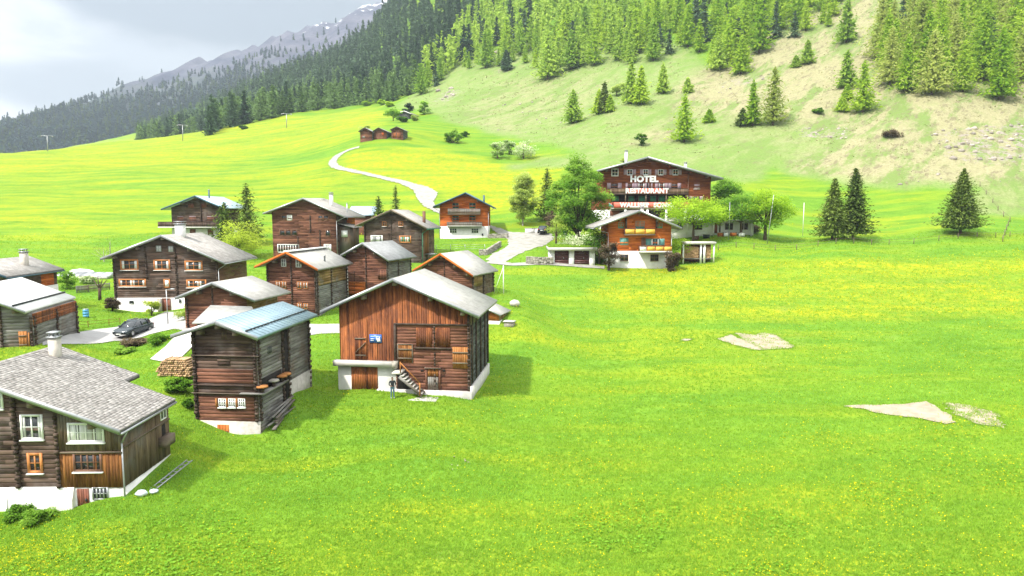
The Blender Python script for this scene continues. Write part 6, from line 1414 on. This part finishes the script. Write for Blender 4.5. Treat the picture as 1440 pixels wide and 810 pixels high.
big=sinus(X,Y,.055,2.5)+.7*sinus(X,Y,.14,.4); tn0=np.clip(.50+.22*big+.18*sinus(X,Y,.35,1)+.14*sinus(X,Y,1.1,3)+gr.normal(size=n)*.12,0,1)
mb=MB(); sc=(.75+.006*(Y-26))
for b in range(3):
    a=gr.uniform(0,6.283,n); w=(.022+.03*gr.uniform(0,1,n))*sc; h=(.07+.13*gr.uniform(0,1,n)*(0.5+tn0))*sc; le=gr.uniform(.3,1.1,n)*h; ox=gr.normal(size=n)*.09*sc; oy=gr.normal(size=n)*.09*sc; aa=gr.uniform(0,6.283,n)
    bx,by=X+ox,Y+oy
    V=np.stack([np.stack([bx-np.cos(a)*w,by-np.sin(a)*w,Z-.02],-1),np.stack([bx+np.cos(a)*w,by+np.sin(a)*w,Z-.02],-1),np.stack([bx+np.cos(aa)*le,by+np.sin(aa)*le,Z+h],-1)],1).reshape(-1,3)
    mb.array(V,np.arange(3*n).reshape(n,3),np.clip(tn0+gr.normal(size=n)*.10,0,1))
L_['grass']=leafmat('grass_blades',(.185,.345,.030),(.345,.530,.058),.55,.05)
tag(mb.build('grass',L_['grass']),'fresh green spring grass covering the meadow',kind='stuff')
# broad leafed weeds in clumps
X,Y=sampleground(42000,27,100,1.5,gr); nz=sinus(X,Y,.21,2)+.6*sinus(X,Y,.6,5); k=nz>.42; X,Y=X[k],Y[k]; Z=T_(X,Y); n=len(X)
mb=MB(); cen=np.stack([X,Y,Z+.10],-1); quads(mb,cen,.055+.06*gr.uniform(0,1,n),np.clip(.5+gr.normal(size=n)*.25,0,1),gr,1.2)
L_['weed']=leafmat('broad_weed_leaves',(.12,.28,.02),(.26,.47,.05),.4,.5); tag(mb.build('weeds',L_['weed']),'broad leaved weeds scattered through the meadow grass',kind='stuff')
# dandelions
X,Y=sampleground(330000,26.5,150,1.45,gr)
px,py=proj(X,Y,T_(X,Y)); dn=.10*np.ones(len(X))
wxp=px+20*sinus(X,Y,.1,1); wyp=py+8*sinus(X,Y,.13,2)
for poly,v in (([(860,378),(1000,358),(1600,350),(1700,440),(1300,455),(900,448),(800,405)],.95),([(700,440),(1600,440),(1600,530),(1100,540),(740,500)],.28),([(1100,600),(1600,560),(1600,900),(880,900),(950,740)],.30),([(-100,722),(200,735),(240,900),(-100,900)],.45),([(480,690),(900,640),(900,900),(420,900)],.24),([(300,640),(480,600),(470,690),(250,760)],.10),([(640,480),(900,560),(900,640),(620,600)],.20)):
    dn=np.where(inpoly(wxp,wyp,poly),v,dn)
cl=np.clip(.5+.8*sinus(X,Y,.5,4)+.6*sinus(X,Y,1.7,1),0,1.5)
k=gr.uniform(0,1,len(X))<dn*cl*.55; X,Y=X[k],Y[k]; Z=T_(X,Y); n=len(X); print('flowers',n)
r=(.024+.016*gr.uniform(0,1,n))*(.8+.016*(Y-26)); hh=.13+.12*gr.uniform(0,1,n)+.001*Y
V=[]; 
tx=gr.normal(size=n)*.35; ty=gr.normal(size=n)*.35-.25
for i in range(5):
    a=2*math.pi*i/5; dx,dy=np.cos(a)*r,np.sin(a)*r; V.append(np.stack([X+dx,Y+dy,Z+hh+dx*tx+dy*ty],-1))
mb=MB(); mb.array(np.stack(V,1).reshape(-1,3),np.arange(5*n).reshape(n,5),gr.uniform(0,1,n))
L_['dand']=leafmat('dandelion_petals',(.55,.45,.005),(.72,.62,.01),.3); tag(mb.build('dandelions',L_['dand']),'yellow dandelion heads sprinkled over the meadow',kind='stuff')
# turf on the garage roof
a,Wd,zt_=GAR; n=5000; X=a[0]+gr.uniform(-.2,Wd+.2,n); Y=a[1]+gr.uniform(-.5,6,n); Zz=a[2]+zt_
mb=MB(); m0=a[2]+zt_; mb.box(a[0]-.25,a[0]+Wd+.25,a[1]-.55,a[1]+6.2,m0+.003,m0+.16); quads(mb,np.stack([X,Y,np.full(n,m0+.22)],-1),.10+.10*gr.uniform(0,1,n),gr.uniform(0,1,n),gr,.0); tag(mb.build('roof_turf',L_['grass']),'ragged turf growing on the double garage roof',kind='stuff')

# ---------- haze ----------
hz=bpy.data.materials.new('haze_air'); hz.use_nodes=True; nt=hz.node_tree; nt.nodes.clear(); o_=nt.nodes.new('ShaderNodeOutputMaterial'); v_=nt.nodes.new('ShaderNodeVolumePrincipled'); v_.inputs['Color'].default_value=(.76,.86,1,1); v_.inputs['Density'].default_value=HAZE; nt.links.new(v_.outputs[0],o_.inputs['Volume'])
m=MB(); m.box(-3400,3400,-300,3300,-120,1100); hb=m.build('haze',hz); tag(hb,'thin bluish mountain haze over the valley',kind='stuff')

# ---------- light and sky ----------
sc_=bpy.context.scene
EL,AZ=rad(54),None
sd=Vector((-.74,-.62,0)).normalized()*math.cos(EL); sd.z=math.sin(EL)
L=bpy.data.lights.new('sun','SUN'); L.energy=3.3; L.angle=rad(2.5); L.color=(1,.955,.88); s=bpy.data.objects.new('sun',L); C.objects.link(s); s.rotation_euler=sd.to_track_quat('Z','Y').to_euler(); s.location=(0,0,80)
w=bpy.data.worlds.new('World'); sc_.world=w; w.use_nodes=True; nt=w.node_tree; nt.nodes.clear(); N=nt.nodes.new
out=N('ShaderNodeOutputWorld'); bg=N('ShaderNodeBackground'); bg.inputs[1].default_value=.10; sk=N('ShaderNodeTexSky'); sk.sky_type='NISHITA'; sk.sun_disc=False; sk.sun_elevation=EL; sk.sun_rotation=math.atan2(sd.x,sd.y); sk.altitude=1400
tc=N('ShaderNodeTexCoord'); mp=N('ShaderNodeMapping'); mp.inputs['Scale'].default_value=(1.4,1.4,5.0); nt.links.new(tc.outputs['Generated'],mp.inputs[0])
def nz_(sc,det,loc):
    m_=N('ShaderNodeMapping'); m_.inputs['Location'].default_value=loc; nt.links.new(mp.outputs[0],m_.inputs[0]); n=N('ShaderNodeTexNoise'); n.inputs['Scale'].default_value=sc; n.inputs['Detail'].default_value=det; n.inputs['Roughness'].default_value=.5; n.inputs['Distortion'].default_value=.4; nt.links.new(m_.outputs[0],n.inputs[0]); return n.outputs[0]
def mr(x,a,b):
    r=N('ShaderNodeMapRange'); r.interpolation_type='SMOOTHSTEP'; r.inputs[1].default_value=a; r.inputs[2].default_value=b; nt.links.new(x,r.inputs[0]); return r.outputs[0]
def mx(f,a,b):
    m_=N('ShaderNodeMix'); m_.data_type='RGBA'
    for i,v in ((0,f),(6,a),(7,b)):
        if isinstance(v,(tuple,float,int)): m_.inputs[i].default_value=(*v,1) if isinstance(v,tuple) else v
        else: nt.links.new(v,m_.inputs[i])
    return m_.outputs[2]
CL=CLOUD
# the dark cloud bank stands low over the ridge: a patch around one direction of the sky
def patch(dirv,w0,w1,szx,szz):
    vm=N('ShaderNodeVectorMath'); vm.operation='SUBTRACT'; nt.links.new(tc.outputs['Generated'],vm.inputs[0]); vm.inputs[1].default_value=dirv
    sc=N('ShaderNodeVectorMath'); sc.operation='MULTIPLY'; nt.links.new(vm.outputs[0],sc.inputs[0]); sc.inputs[1].default_value=(szx,szx,szz)
    le=N('ShaderNodeVectorMath'); le.operation='LENGTH'; nt.links.new(sc.outputs[0],le.inputs[0])
    ad=N('ShaderNodeMath'); ad.operation='MULTIPLY_ADD'; nt.links.new(nz_(2.2,6,(3,1,2)),ad.inputs[0]); ad.inputs[1].default_value=.9; nt.links.new(le.outputs['Value'],ad.inputs[2])
    return mr(ad.outputs[0],w1,w0)
def dirp(px,py): d=Vector(ray(px,py)).normalized(); return tuple(d)
base=mx(mr(nz_(3.4,7,(0,0,0)),.38,.60),tuple(CL*x for x in (.70,.76,.80)),tuple(CL*x for x in (1.06,1.08,1.08)))
base=mx(patch(dirp(90,125),.55,.85,2.6,9),base,tuple(CL*x for x in (.58,.64,.68)))
base=mx(patch(dirp(330,-10),.72,1.0,2.0,7.5),base,tuple(CL*x for x in (.39,.45,.49)))
base=mx(patch(dirp(480,40),.62,.9,3.5,8),base,tuple(CL*x for x in (.39,.45,.49)))
# an overcast sky is brighter overhead than near the horizon
se=N('ShaderNodeSeparateXYZ'); nt.links.new(tc.outputs['Generated'],se.inputs[0]); zr=mr(se.outputs[2],.30,.75)
hi=mx(0.0,tuple(CL*x for x in (3.4,3.5,3.5)),base); base=mx(zr,base,hi)
col=mx(.95,sk.outputs[0],base)
nt.links.new(col,bg.inputs[0]); nt.links.new(bg.outputs[0],out.inputs[0])
cam=bpy.data.cameras.new('camera'); co=bpy.data.objects.new('camera',cam); C.objects.link(co); co.location=(0,0,CAMZ); co.rotation_euler=(math.pi/2-PITCH,0,0); cam.sensor_width=36; cam.lens=36*FPX/1440; cam.clip_start=.5; cam.clip_end=9000; sc_.camera=co
vs_=sc_.view_settings; vs_.view_transform='Standard'; vs_.look='None'; vs_.gamma=1; vs_.exposure=EXPO
cy=sc_.cycles; cy.max_bounces=5; cy.diffuse_bounces=2; cy.glossy_bounces=2; cy.transmission_bounces=3; cy.volume_bounces=0; cy.transparent_max_bounces=4; cy.caustics_reflective=False; cy.caustics_refractive=False
sc_.render.engine='CYCLES'; cy.use_denoising=DENOISE
